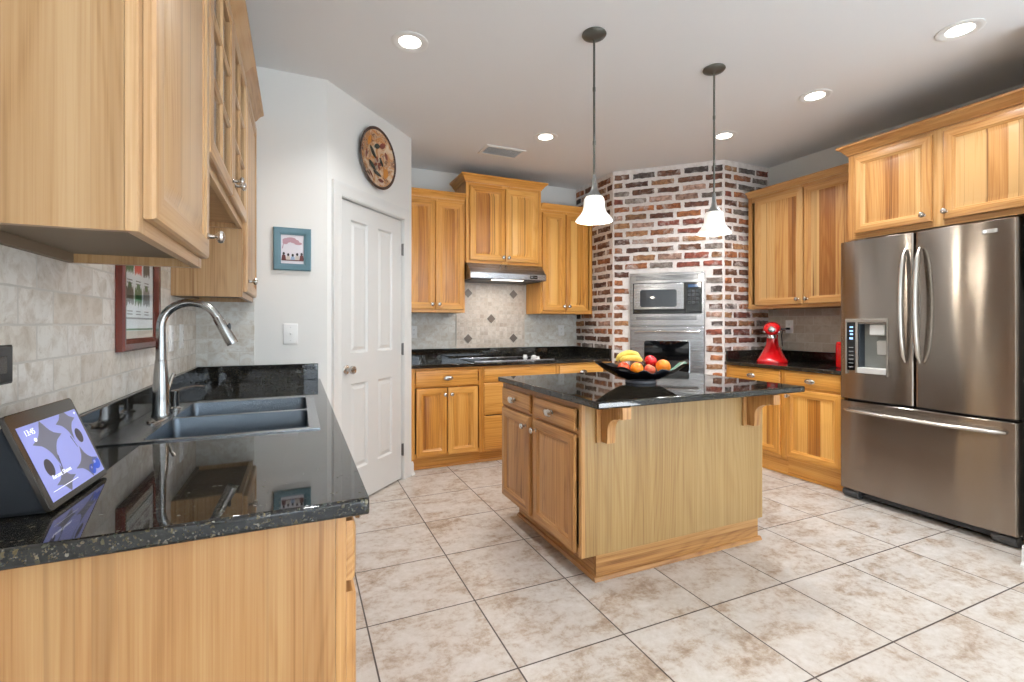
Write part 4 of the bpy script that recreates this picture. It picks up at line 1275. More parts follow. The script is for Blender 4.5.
def wall_plate(name, label, cat, loc, rz, w=0.072, h=0.118, kind='outlet', mat=None):
    t = thing(name, label, cat, loc, rz)
    mt = mat or WHITEP
    m = MB()
    R = [[(-w/2 + d, e, -h/2 + d), (w/2 - d, e, -h/2 + d), (w/2 - d, e, h/2 - d), (-w/2 + d, e, h/2 - d)] for d, e in ((0, -0.0005), (0, -0.003), (0.004, -0.006), (0.006, -0.0065))]
    m.loft(R); m.build('cover_plate', mt, t, smooth=30)
    if kind == 'outlet':
        for z in (-0.021, 0.021):
            q = MB(); q.lathe([(0.0165, 0.006), (0.0165, 0.009), (0.015, 0.0095)], (0, 0, z), '-y', 20)
            s = q.build('socket', mt, t, smooth=40)
            q = MB()
            for x in (-0.006, 0.006): q.box(x - 0.001, x + 0.001, -0.0098, -0.0094, z - 0.003, z + 0.006)
            q.lathe([(0.0022, 0.0094), (0.0022, 0.0098)], (0, 0, z - 0.008), '-y', 10)
            q.build('slots', DKGREY, s, smooth=0)
    elif kind == 'blank':
        q = MB(); q.box(-0.034, 0.034, -0.0085, -0.006, -0.017, 0.017); q.build('insert', plain('dark_grey_insert', (52,48,46), 0.25), t, smooth=30, bevel=0.003)
    else:
        q = MB(); q.box(-0.006, 0.006, -0.0085, -0.006, -0.013, 0.013)
        s = q.build('toggle_surround', mt, t, smooth=0)
        q = MB(); q.prism([(-0.0085, -0.004), (-0.020, 0.004), (-0.020, 0.010), (-0.0085, 0.006)], 'x', -0.0035, 0.0035)
        q.build('toggle', mt, s, smooth=0, bevel=0.001)
        q = MB()
        for z in (-0.04, 0.04): q.lathe([(0.003, 0.0065), (0.003, 0.0075)], (0, 0, z), '-y', 10)
        q.build('screws', LTGREY, t, smooth=0)
    return t
wall_plate('light_switch', 'white toggle light switch under the blue framed picture', 'switch', (-0.041, YE, 1.166), 0.0, w=0.082, h=0.125, kind='switch')
wall_plate('outlet', 'white outlet on the back tiles near the pantry door corner', 'outlet', (1.02, YB - 0.008, 1.152), 0.0, w=0.068)
wall_plate('outlet', 'white outlet on the back tiles right of the cooktop', 'outlet', (2.655, YB - 0.008, 1.160), 0.0)
wall_plate('outlet', 'white outlet on the left tiles just behind the faucet neck', 'outlet', (XL + 0.008, 2.585, 1.160), pi/2)
wall_plate('outlet', 'white outlet on the left tiles nearest the corner past the faucet', 'outlet', (XL + 0.008, 2.80, 1.165), pi/2)
wall_plate('outlet', 'black outlet plate on the left tiles above the smart display', 'outlet', (XL + 0.008, 1.212, 1.143), pi/2, w=0.125, h=0.076, kind='blank', mat=BLACKP)
wall_plate('outlet', 'white outlet on the right wall with the black mixer plug in it', 'outlet', (XR - 0.008, 3.015, 1.205), -pi/2, w=0.075)
t = thing('power_cord', 'black power cord plugged in behind the red mixer', 'cord', (XR - 0.03, 3.03, ZT))
m = MB(); ox, oy = XR - 0.018, 3.015
m.box(ox - 0.026, ox + 0.000, oy - 0.014, oy + 0.014, 1.176, 1.196); wpart(m, 'plug', RUBBER, t, bevel=0.003)
m = MB(); m.tube([(ox - 0.024, oy, 1.186), (ox - 0.045, oy + 0.008, 1.186), (ox - 0.058, oy + 0.02, 1.168), (ox - 0.056, oy + 0.032, 1.12), (ox - 0.048, oy + 0.03, 1.04), (ox - 0.050, oy + 0.02, 0.95), (ox - 0.055, oy + 0.01, ZT + 0.008), (ox - 0.10, oy - 0.03, ZT + 0.005), (3.99, 2.955, ZT + 0.005)], 0.0042, 8)
wpart(m, 'cable', RUBBER, t)

# ---------------------------------------------------------------- range hood and cooktop
t = thing('range_hood', 'stainless under-cabinet range hood above the cooktop', 'range hood', (1.831, 4.20, 1.64))
HX0, HX1 = 1.440, 2.222
m = MB()
pr = [(4.298, 1.803), (4.255, 1.803), (4.165, 1.712), (4.160, 1.706), (4.160, 1.655), (4.166, 1.650), (YB - 0.018, 1.650), (YB - 0.018, 1.803)]
m.prism(pr, 'x', HX0, HX1); wpart(m, 'canopy', STEELO, t, bevel=0.002)
m = MB(); m.box(HX0 + 0.03, HX1 - 0.03, 4.20, YB - 0.06, 1.644, 1.650); wpart(m, 'filter', DKGREY, t)
m = MB(); m.box(1.66, 1.98, 4.170, 4.215, 1.641, 1.6495); wpart(m, 'lamp', glow('hood_lamp', (255,250,240), 2.0), t)
m = MB(); m.box(2.045, 2.125, 4.1585, 4.160, 1.664, 1.698); cp = wpart(m, 'control_panel', BLACKG, t)
m = MB()
for x in (2.058, 2.072, 2.098, 2.112): m.box(x - 0.004, x + 0.004, 4.1572, 4.1585, 1.678, 1.684)
wpart(m, 'buttons', GREYP, cp)
hl = bpy.data.lights.new('hood_light', 'AREA'); hl.energy = 3.0; hl.size = 0.25; hl.color = (1, .95, .88)
ho = bpy.data.objects.new('hood_light', hl); ho.location = (1.82, 4.22, 1.635); COL.objects.link(ho)

t = thing('cooktop', 'black glass electric cooktop with stainless trim set in the back counter', 'cooktop', (1.83, 4.15, ZT))
m = MB(); m.box(1.425, 2.200, 3.985, 4.430, ZT + 0.0005, ZT + 0.006); wpart(m, 'glass_top', BLACKG, t, bevel=0.002)
m = MB()
m.box(1.415, 2.210, 3.972, 3.986, ZT + 0.0005, ZT + 0.012); m.box(1.415, 2.210, 4.430, 4.442, ZT + 0.0005, ZT + 0.010)
wpart(m, 'trim', STEELO, t, bevel=0.002)
for (x, y, r) in ((1.57, 4.09, 0.10), (1.60, 4.32, 0.075), (1.87, 4.32, 0.10), (1.86, 4.09, 0.075)):
    m = MB(); m.lathe([(r, 0.0061), (r, 0.0064), (r - 0.004, 0.0064), (r - 0.004, 0.0061)], (x, y, ZT), 'z', 40, caps=(False, False)); wpart(m, 'burner_ring', DKGREY, t)
for (x, y) in ((2.075, 4.06), (2.075, 4.15), (2.13, 4.24), (2.075, 4.33)):
    m = MB(); m.lathe([(0.024, 0.0062), (0.024, 0.010), (0.019, 0.013), (0.018, 0.030), (0.015, 0.033), (0.001, 0.034)], (x, y, ZT), 'z', 20); wpart(m, 'control_knob', WHITEP, t)

# ---------------------------------------------------------------- oven and microwave in the brick
def opart(mb, name, mats, parent, smooth=35, bevel=0): return mb.build(name, mats, parent, smooth=smooth, bevel=bevel)
s0, s1 = OV[0] + 0.004, OV[1] - 0.004
t = thing('wall_oven', 'stainless wall oven built into the brick under the microwave', 'oven', (BA[0], BA[1], 0.0), A_B)
m = MB(); m.box(s0 + 0.01, s1 - 0.01, 0.0, 0.09, 0.468, 1.205); opart(m, 'oven_body', DKGREY, t, 0)
m = MB(); m.box(s0, s1, -0.022, -0.0005, 0.575, 1.207)
d = opart(m, 'oven_door', STEELO, t, 30, 0.004)
m = MB(); m.box(s0, s1, -0.022, -0.0005, 0.470, 0.568); opart(m, 'lower_panel', STEELO, t, 30, 0.003)
m = MB()
xc0, xc1, zc0, zc1 = 0.296, 0.718, 0.690, 1.076
def oring(x0, x1, z0, z1, r, y):
    pts = []
    for (cu, cv, a0) in ((x1 - r, z1 - r, 0), (x0 + r, z1 - r, pi/2), (x0 + r, z0 + r, pi), (x1 - r, z0 + r, 3*pi/2)):
        for k in range(6):
            an = a0 + pi/2*k/5
            pts.append((cu + r*cos(an), y, cv + r*sin(an)))
    return pts
m.loft([oring(xc0, xc1, zc0, zc1, 0.03, -0.0221), oring(xc0, xc1, zc0, zc1, 0.03, -0.0245), oring(xc0 + .003, xc1 - .003, zc0 + .003, zc1 - .003, 0.028, -0.026)])
opart(m, 'window_frame', STEELO, d)
m = MB(); m.loft([oring(xc0 + .006, xc1 - .006, zc0 + 0.085, zc1 - .006, 0.024, -0.0261), oring(xc0 + .006, xc1 - .006, zc0 + 0.085, zc1 - .006, 0.024, -0.0268)])
opart(m, 'window', BLACKG, d)
m = MB()
hp = [(s0 + 0.045 + (s1 - s0 - 0.09)*k/14, -0.070 - 0.008*sin(pi*k/14), 1.158 + 0.004*sin(pi*k/14)) for k in range(15)]
m.tube(hp, 0.0125, 14)
for x in (s0 + 0.055, s1 - 0.055): m.box(x - 0.012, x + 0.012, -0.066, -0.0222, 1.149, 1.167)
opart(m, 'handle', CHROME, d)

t = thing('microwave', 'built-in stainless microwave with trim kit, in the brick above the oven', 'microwave', (BA[0], BA[1], 0.0), A_B)
m = MB()
zt0, zt1 = 1.214, 1.718
# trim kit: frame around the oven front
fx0, fx1, fz0, fz1 = 0.196, 0.822, 1.326, 1.624
m.box(s0, fx0, -0.020, -0.0005, zt0, zt1); m.box(fx1, s1, -0.020, -0.0005, zt0, zt1)
m.box(fx0, fx1, -0.020, -0.0005, zt0, fz0); m.box(fx0, fx1, -0.020, -0.0005, fz1, zt1)
tk = opart(m, 'trim_frame', STEELO, t, 0)
m = MB()
for k in range(4): m.box(fx0 + 0.03, fx1 - 0.03, -0.0212, -0.0201, zt1 - 0.030 - 0.012*k, zt1 - 0.025 - 0.012*k)
opart(m, 'vent_louvers', DKGREY, tk, 0)
m = MB()
for k in range(3): m.box(fx0 + 0.03, fx1 - 0.05, -0.0212, -0.0201, zt0 + 0.055 + 0.012*k, zt0 + 0.060 + 0.012*k)
opart(m, 'vent_louvers', DKGREY, tk, 0)
m = MB(); m.box(fx0 + 0.001, fx1 - 0.001, -0.030, 0.09, fz0 + 0.001, fz1 - 0.001); opart(m, 'microwave_body', BLACKP, t, 0, 0.003)
dx1 = 0.664
m = MB(); m.box(fx0 + 0.010, dx1, -0.044, -0.0302, fz0 + 0.044, fz1 - 0.008)
md = opart(m, 'microwave_door', STEELO, t, 30, 0.004)
m = MB(); m.loft([oring(0.266, 0.600, 1.392, 1.556, 0.02, -0.0441), oring(0.266, 0.600, 1.392, 1.556, 0.02, -0.046), oring(0.269, 0.597, 1.395, 1.553, 0.018, -0.0465)])
opart(m, 'window', plain('smoked_glass', (58,62,66), 0.08), md)
m = MB(); m.box(0.682, 0.812, -0.040, -0.0302, fz0 + 0.020, fz1 - 0.010); cpn = opart(m, 'control_panel', BLACKG, t, 30, 0.002)
m = MB(); m.box(0.700, 0.795, -0.0412, -0.0401, fz1 - 0.052, fz1 - 0.024); opart(m, 'display', plain('display_blue_glass', (40,70,110), 0.08), cpn, 0)
m = MB()
for r in range(4):
    for c in range(3): m.box(0.700 + 0.034*c, 0.724 + 0.034*c, -0.0408, -0.0401, fz1 - 0.095 - 0.036*r, fz1 - 0.075 - 0.036*r)
opart(m, 'keypad', DKGREY, cpn, 0)
m = MB(); m.box(fx0 + 0.012, dx1 + 0.010, -0.0330, -0.0302, fz0 + 0.008, fz0 + 0.038); opart(m, 'lower_strip', BLACKG, t, 0)

# ---------------------------------------------------------------- refrigerator
FY0, FY1 = 1.254, 2.186
t = thing('refrigerator', 'stainless french-door refrigerator with ice dispenser', 'refrigerator', (3.55, FY1, 0.0), -pi/2)
# local: x = FY1 - y (0..0.926), front -y, depth +y
FWd = FY1 - FY0; mid_ = FY1 - 1.732
m = MB(); m.box(0.006, FWd - 0.006, 0.078, 0.600, 0.045, 1.790); m.box(0.02, FWd - 0.02, 0.06, 0.10, 0.05, 1.775)
opart(m, 'cabinet_body', plain('dark_fridge_side', (52,52,54), 0.4), t, 0, 0.004)
def fridge_door(x0, x1, z0, z1, mats=STEEL):
    m = MB(); R = []
    n = 14
    def plan(ins):
        pts = []
        a, b = x0 + ins, x1 - ins
        pts.append((a, 0.070)); 
        for k in range(5):
            an = pi/2*k/4; r = 0.014
            pts.append((a + r - r*cos(an), 0.014 + r - r*sin(an) - 0.014 + ins))
        for k in range(1, n):
            f = k/n; pts.append((a + 0.014 + (b - a - 0.028)*f, ins - 0.012*4*f*(1-f)*0.9))
        for k in range(5):
            an = pi/2*(1 - k/4); r = 0.014
            pts.append((b - r + r*cos(an), r - r*sin(an) + ins))
        pts.append((b, 0.070))
        return pts
    for z, ins in ((z0, 0.004), (z0 + 0.004, 0.0), (z1 - 0.004, 0.0), (z1, 0.004)):
        R.append([(p[0], p[1], z) for p in plan(ins)])
    m.loft(R)
    return m
dl = fridge_door(0.0, mid_ - 0.004, 0.703, 1.808).build('door', STEEL, t, smooth=40)
# dispenser recess
rx0, rx1, rz0, rz1 = 0.128, 0.300, 0.925, 1.228
cut(dl, (rx0, -0.05, rz0), (rx1, 0.062, rz1))
dl.data.polygons.foreach_set('use_smooth', [True]*len(dl.data.polygons)); dl.data.set_sharp_from_angle(angle=radians(40))
dp = bpy.data.objects  # noqa
m = MB(); m.box(rx0 + .001, rx1 - .001, 0.0595, 0.0615, rz0 + .001, rz1 - .001)
m.box(rx1 - 0.003, rx1 - 0.001, 0.0, 0.0595, rz0 + .001, rz1 - .001)
cav = opart(m, 'dispenser_back', plain('dispenser_grey', (140,142,138), 0.35), dl, 0)
m = MB(); m.box(rx0 + 0.001, rx0 + 0.003, -0.004, 0.0590, rz0 + .001, rz1 - .001); opart(m, 'dispenser_side', plain('slate_plastic', (50,58,66), 0.3), dl, 0)
m = MB(); m.box(rx0 - 0.002, rx1 + 0.004, -0.020, 0.055, rz0 - 0.036, rz0 + 0.003); opart(m, 'drip_tray', LTGREY, dl, 30, 0.004)
m = MB(); m.box(0.195, 0.290, -0.004, 0.055, 1.150, 1.224); opart(m, 'ice_chute', LTGREY, dl, 30, 0.006)
m = MB(); m.prism([(0.055, 1.115), (0.030, 1.110), (0.036, 1.02), (0.055, 1.015)], 'x', 0.222, 0.288); opart(m, 'paddle', LTGREY, dl, 30, 0.003)
m = MB()
fa, fb, fc, fd = 0.046, 0.312, 0.878, 1.262
# raised panel frame around controls and recess
for b in ((fa, fa + 0.008, fc, fd), (fb - 0.008, fb, fc, fd), (fa + 0.008, fb - 0.008, fd - 0.022, fd), (0.112, 0.126, rz0 - 0.036, fd - 0.022)):
    m.box(b[0], b[1], -0.0185, -0.004, b[2], b[3])
opart(m, 'dispenser_bezel', plain('bezel_silver', (176,170,162), 0.3, 0.9), dl, 30, 0.002)
m = MB(); m.box(0.058, 0.111, -0.0165, -0.004, 0.905, 1.236); cpn = opart(m, 'control_panel', BLACKG, dl, 30, 0.002)
BLUEL = glow('dispenser_blue_light', (150,190,250), 1.0)
m = MB()
for (zz, hgt) in ((1.200, 0.010), (1.172, 0.012), (1.150, 0.012), (1.120, 0.014)): m.box(0.074 + 0.006*random.random(), 0.098, -0.0172, -0.0166, zz, zz + hgt)
opart(m, 'indicator_lights', BLUEL, cpn, 0)
m = MB()
for k in range(6): m.box(0.070, 0.100, -0.0172, -0.0166, 0.925 + 0.027*k, 0.931 + 0.027*k)
opart(m, 'control_marks', GREYP, cpn, 0)
dr_ = fridge_door(mid_ + 0.004, FWd, 0.703, 1.808).build('door', STEEL, t, smooth=40)
fz = fridge_door(0.0, FWd, 0.066, 0.688).build('freezer_drawer', STEEL, t, smooth=40)
def vhandle(x, par):
    m = MB(); pts = []; rr_ = []
    for k in range(17):
        f = k/16; z = 0.985 + (1.700 - 0.985)*f
        pts.append((x, -0.018 - 0.055*sin(pi*f)**0.55, z)); rr_.append(0.0215 if 1 < k < 15 else (0.017 if 0 < k < 16 else 0.010))
    m.tube(pts, rr_, 12, up=(1, 0, 0), flat=0.75)
    opart(m, 'handle', plain('satin_handle', (196,190,182), 0.24, 1.0), par)
vhandle(mid_ - 0.040, dl); vhandle(mid_ + 0.040, dr_)
m = MB(); pts = []
for k in range(21):
    f = k/20; pts.append((0.045 + (FWd - 0.09)*f, -0.016 - 0.050*sin(pi*f)**0.45, 0.628 + 0.0*f))
m.tube(pts, [0.011] + [0.0165]*19 + [0.011], 12, flat=0.8); opart(m, 'handle', plain('satin_handle_wide', (196,190,182), 0.24, 1.0), fz)
bx_ = FWd - 0.145
m = MB(); m.box(bx_, bx_ + 0.066, -0.0145, -0.004, 1.735, 1.757); bdg = opart(m, 'badge', plain('badge_silver', (210,208,204), 0.25, 0.6), dr_, 30, 0.002)
m = MB(); m.lathe([(0.0085, 0.0146), (0.0085, 0.0152)], (bx_ + 0.013, 0, 1.746), '-y', 20); opart(m, 'emblem', WHITEP, bdg)
text_part('lettering', 'LG', 0.019, BLACKP, bdg, (bx_ + 0.042, -0.0150, 1.746), (pi/2, 0, 0), 0.0003)
m = MB(); m.box(0.09, FWd - 0.10, 0.050, 0.070, 0.020, 0.058); opart(m, 'base_grille', DKGREY, t, 0, 0.003)
for x in (0.010, FWd - 0.115):
    m = MB(); m.prism([(0.012, 0.022), (0.006, 0.036), (0.012, 0.056), (0.070, 0.060), (0.075, 0.0), (0.030, 0.004)], 'x', x, x + 0.105); opart(m, 'foot_cover', plain('foot_grey', (74,76,78), 0.45), t, 35, 0.004)

# ---------------------------------------------------------------- red mixer and red canister
MX, MY = 3.83, 2.940
t = thing('stand_mixer', 'glossy red stand mixer on the right counter beside the brick', 'stand mixer', (MX, MY, ZT))
m = MB()
def oval(cx, cy, rx, ry, z, n=28, p=2.4):
    r = []
    for k in range(n):
        a = 2*pi*k/n
        c_, s_ = cos(a), sin(a)
        r.append((cx + rx*abs(c_)**(2/p)*(1 if c_ >= 0 else -1), cy + ry*abs(s_)**(2/p)*(1 if s_ >= 0 else -1), z))
    return r
m.loft([oval(MX, MY, 0.150, 0.125, ZT + 0.0005), oval(MX, MY, 0.152, 0.127, ZT + 0.012), oval(MX, MY, 0.146, 0.120, ZT + 0.026),
        oval(MX + 0.02, MY, 0.118, 0.096, ZT + 0.062), oval(MX + 0.045, MY, 0.088, 0.072, ZT + 0.11), oval(MX + 0.06, MY, 0.068, 0.052, ZT + 0.16),
        oval(MX + 0.062, MY, 0.060, 0.046, ZT + 0.21), oval(MX + 0.055, MY, 0.066, 0.048, ZT + 0.245)])
wpart(m, 'pedestal_base', RED, t, 60)
m = MB(); R = []
for (dx, ry, rz, zc) in ((-0.152, 0.028, 0.026, 0.292), (-0.146, 0.048, 0.042, 0.292), (-0.125, 0.062, 0.052, 0.294), (-0.08, 0.070, 0.058, 0.297), (0.0, 0.074, 0.060, 0.300), (0.08, 0.072, 0.058, 0.300), (0.13, 0.058, 0.047, 0.297), (0.155, 0.030, 0.026, 0.293)):
    R.append([(MX + dx, MY + ry*cos(2*pi*k/28), ZT + zc + rz*sin(2*pi*k/28)) for k in range(28)])
m.loft(R); hd = wpart(m, 'head', RED, t, 60)
m = MB(); m.lathe([(0.026, -0.002), (0.026, 0.010), (0.020, 0.016), (0.006, 0.018)], (MX - 0.150, MY, ZT + 0.293), 'x', 22)
m.v = [(2*(MX - 0.150) - p[0], p[1], p[2]) for p in m.v]
wpart(m, 'hub_cap', CHROME, hd)
m = MB()
R = [[(MX + dx, MY + 0.0755*cos(2*pi*k/28)*kk, ZT + 0.300 - 0.030 + 0.010*sin(2*pi*k/28)) for k in range(28)] for dx, kk in ((-0.13, 0.84), (-0.08, 0.98), (0.0, 1.0), (0.08, 0.99), (0.12, 0.90))]
m.loft(R); wpart(m, 'trim_band', CHROME, hd)
m = MB(); m.tube([(MX - 0.02, MY - 0.070, ZT + 0.292), (MX - 0.02, MY - 0.096, ZT + 0.290)], [0.008, 0.014], 14); wpart(m, 'speed_lever', BLACKP, hd)
m = MB(); m.lathe([(0.034, -0.035), (0.036, -0.012), (0.030, 0.0)], (MX - 0.085, MY, ZT + 0.250), 'z', 22); wpart(m, 'beater_socket', CHROME, hd)
t.rotation_euler = (0, 0, radians(36))
t = thing('canister', 'red canister on the right counter, mostly hidden behind the refrigerator', 'canister', (3.86, 2.325, ZT))
m = MB(); m.lathe([(0.066, 0.0005), (0.072, 0.006), (0.074, 0.10), (0.074, 0.172), (0.070, 0.178)], (3.86, 2.325, ZT), 'z', 32); wpart(m, 'body', RED, t)
m = MB(); m.lathe([(0.071, 0.1785), (0.073, 0.184), (0.066, 0.200), (0.03, 0.207), (0.012, 0.208), (0.013, 0.220), (0.001, 0.224)], (3.86, 2.325, ZT), 'z', 32); wpart(m, 'lid', RED, t)

# ---------------------------------------------------------------- fruit bowl
BC = Vector((1.805, 2.225, ZT)); BR = radians(-24)
t = thing('fruit_bowl', 'black wavy-edged glass bowl of fruit on the island', 'bowl', tuple(BC), BR)
BOWL = plain('black_glazed_bowl', (12,13,18), 0.06, 0.0, 0.7)
m = MB(); N = 72; R = []
def bpt(a, f, up):
    c2 = abs(cos(a))**2.6; ri = 0.165 + 0.105*c2
    rim = 0.052 + 0.052*c2 + 0.010*cos(11*a)*(1 - c2*0.6)
    r = 0.085 + (ri - 0.085)*f
    z = 0.018 + rim*f**1.5
    return (r*cos(a), r*sin(a), z + up)
m2 = []
for f in (0.0, 0.2, 0.4, 0.6, 0.8, 1.0): R.append([bpt(2*pi*k/N, f, 0.0) for k in range(N)])
for f in (1.0, 0.8, 0.6, 0.4, 0.2, 0.0): R.append([bpt(2*pi*k/N, f, 0.005) for k in range(N)])
R.insert(0, [(0.084*cos(2*pi*k/N), 0.084*sin(2*pi*k/N), 0.016) for k in range(N)])
m.loft(R, 0, True, (True, True)); m.build('bowl_body', BOWL, t, smooth=60)
m = MB(); m.lathe([(0.088, 0.0005), (0.090, 0.004), (0.086, 0.016), (0.080, 0.0165)], (0,0,0), 'z', 48); m.build('foot_ring', plain('grey_glass_foot', (96,100,108), 0.12), t)
MARKS = [plain('jade_glaze', (120,170,150), 0.2), plain('pale_glaze', (190,205,196), 0.2), plain('blue_grey_glaze', (96,108,130), 0.2)]
for (a0, a1, mi) in ((-0.22, -0.04, 0), (-0.02, 0.08, 1), (0.10, 0.24, 0), (pi - 0.22, pi - 0.05, 2), (pi + 0.0, pi + 0.14, 2)):
    rows = []; m = MB()
    for f in (0.55, 0.75, 0.92): rows.append([bpt(a0 + (a1 - a0)*k/6, f, 0.0062) for k in range(7)])
    m.loft(rows, 0, False)
    m.build('painted_mark', MARKS[mi], t, smooth=60)

def fruit_mat(name, c0, c1, scale=9.0, rough=0.35, bump=0.0, c2=None):
    m = NT(name); c = m.obj()
    n = m.noise(c, scale, 4, 0.6, 0.5)
    st = [(0.35, lin(*c0)), (0.62, lin(*c1))]
    if c2: st.append((0.75, lin(*c2)))
    m.l(m.ramp(n.outputs[0], st), m.b.inputs['Base Color']); m.set(Roughness=rough)
    if bump:
        n2 = m.noise(c, 220, 2); m.bump(n2.outputs[0], bump, 0.002)
    return m.mat
ORG = fruit_mat('orange_peel', (246,150,28), (232,122,18), 20, 0.4, 0.4)
APR = fruit_mat('red_apple_skin', (206,28,36), (172,14,24), 26, 0.2, 0.0, (224,120,70))
PEACH = fruit_mat('peach_skin', (236,140,92), (214,74,58), 22, 0.5)
APO = fruit_mat('orange_red_apple_skin', (232,92,44), (214,60,34), 22, 0.25, 0.0, (238,160,70))
BAN = fruit_mat('banana_peel', (236,214,112), (224,196,84), 18, 0.4, 0.0, (196,160,60))
STEM = plain('brown_stem', (84,58,34), 0.7)
LEAFG = plain('stem_green', (120,130,50), 0.6)
def bw(dx, dy, dz):      # bowl-aligned offsets (right, away, up) to world
    ca, sa = cos(BR), sin(BR)
    return (BC.x + dx*ca - dy*sa, BC.y + dx*sa + dy*ca, ZT + dz)
def round_fruit(name, label, cat, pos, r, mat, dent=0.0, squash=1.0, tiltv=(0,0), group=None):
    p = bw(*pos)
    t = thing(name, label, cat, (p[0], p[1], p[2]), 0.0, group)
    m = MB(); n = 28; K = 18; R = []
    for j in range(1, K):
        a = -pi/2 + pi*j/K
        rr_ = r*cos(a); z = r*squash*sin(a)
        d = dent*r*math.exp(-((pi/2 - abs(a))/0.35)**2)
        z -= d if a > 0 else -d*0.6
        if dent: rr_ *= 1.0 + 0.05*sin(a)
        R.append([(rr_*cos(2*pi*i/n), rr_*sin(2*pi*i/n), z) for i in range(n)])
    m.loft(R); m.build('skin', mat, t, smooth=80)
    s = MB()
    if dent: s.tube([(0, 0, r*squash*(1 - dent) - 0.004), (0.001, 0, r*squash + 0.004), (0.004, 0, r*squash + 0.011)], [0.0015, 0.0014, 0.0019], 8); s.build('stem', STEM, t)
    else: s.lathe([(0.004, r*squash - 0.0012), (0.0035, r*squash + 0.0008), (0.001, r*squash + 0.001)], (0,0,0), 'z', 8); s.build('stem', LEAFG, t)
    t.rotation_euler = (tiltv[0], tiltv[1], 0.4)
    return t
round_fruit('orange', 'orange at the right end of the fruit bowl', 'orange', (0.119, -0.032, 0.092), 0.042, ORG, 0.0, 0.96, (0.5, 0.6))
round_fruit('apple', 'red apple beside the bananas, highest round fruit in the bowl', 'apple', (0.064, 0.024, 0.119), 0.036, APR, 0.28, 0.92, (0.7, -0.2))
round_fruit('peach', 'small blushed peach in front between the two oranges', 'peach', (0.036, -0.058, 0.078), 0.031, PEACH, 0.2, 0.95, (0.4, 0.3))
round_fruit('orange', 'orange in the middle of the bowl under the bananas', 'orange', (-0.036, -0.050, 0.082), 0.037, ORG, 0.0, 0.95, (0.8, -0.3))
round_fruit('apple', 'orange-red apple at the left end of the fruit bowl', 'apple', (-0.105, -0.028, 0.085), 0.034, APO, 0.25, 0.92, (0.5, -0.5))
def banana(label, pts, r=0.0175):
    c = Vector(bw(*pts[len(pts)//2]))
    t = thing('banana', label, 'banana', tuple(c), 0.0, 'bananas in the fruit bowl')
    P_ = [Vector(bw(*p)) for p in pts]
    # smooth the path
    S = []
    for i in range(len(P_) - 1):
        p0_, p1_, p2_, p3_ = P_[max(0, i-1)], P_[i], P_[i+1], P_[min(len(P_)-1, i+2)]
        for k in range(5):
            u = k/5
            S.append(0.5*((2*p1_) + (-p0_ + p2_)*u + (2*p0_ - 5*p1_ + 4*p2_ - p3_)*u*u + (-p0_ + 3*p1_ - 3*p2_ + p3_)*u**3))
    S.append(P_[-1]); n = len(S)
    rad = [r*min(1.0, 0.42 + 3.2*min(i/(n-1), 1 - i/(n-1))) for i in range(n)]
    m = MB(); m.tube([tuple(p) for p in S], rad, 10); wpart(m, 'peel', BAN, t, 25)
    e = MB(); dv = (S[-1] - S[-2]).normalized(); e.tube([tuple(S[-1] - dv*0.002), tuple(S[-1] + dv*0.012), tuple(S[-1] + dv*0.020)], [0.0075, 0.0055, 0.006], 8); wpart(e, 'stem', STEM, t)
    e = MB(); dv = (S[0] - S[1]).normalized(); e.tube([tuple(S[0] - dv*0.001), tuple(S[0] + dv*0.005)], [0.0072, 0.004], 8); wpart(e, 'tip', STEM, t)
    return t
banana('banana lying at the back of the bowl, the higher of the two', [(-0.130, 0.045, 0.118), (-0.105, 0.045, 0.148), (-0.065, 0.045, 0.166), (-0.025, 0.042, 0.160), (0.002, 0.038, 0.143)])
banana('banana lying in front of the other banana, over the middle orange', [(-0.118, 0.008, 0.124), (-0.090, 0.002, 0.136), (-0.052, -0.004, 0.140), (-0.018, -0.004, 0.136), (0.006, -0.004, 0.124)])

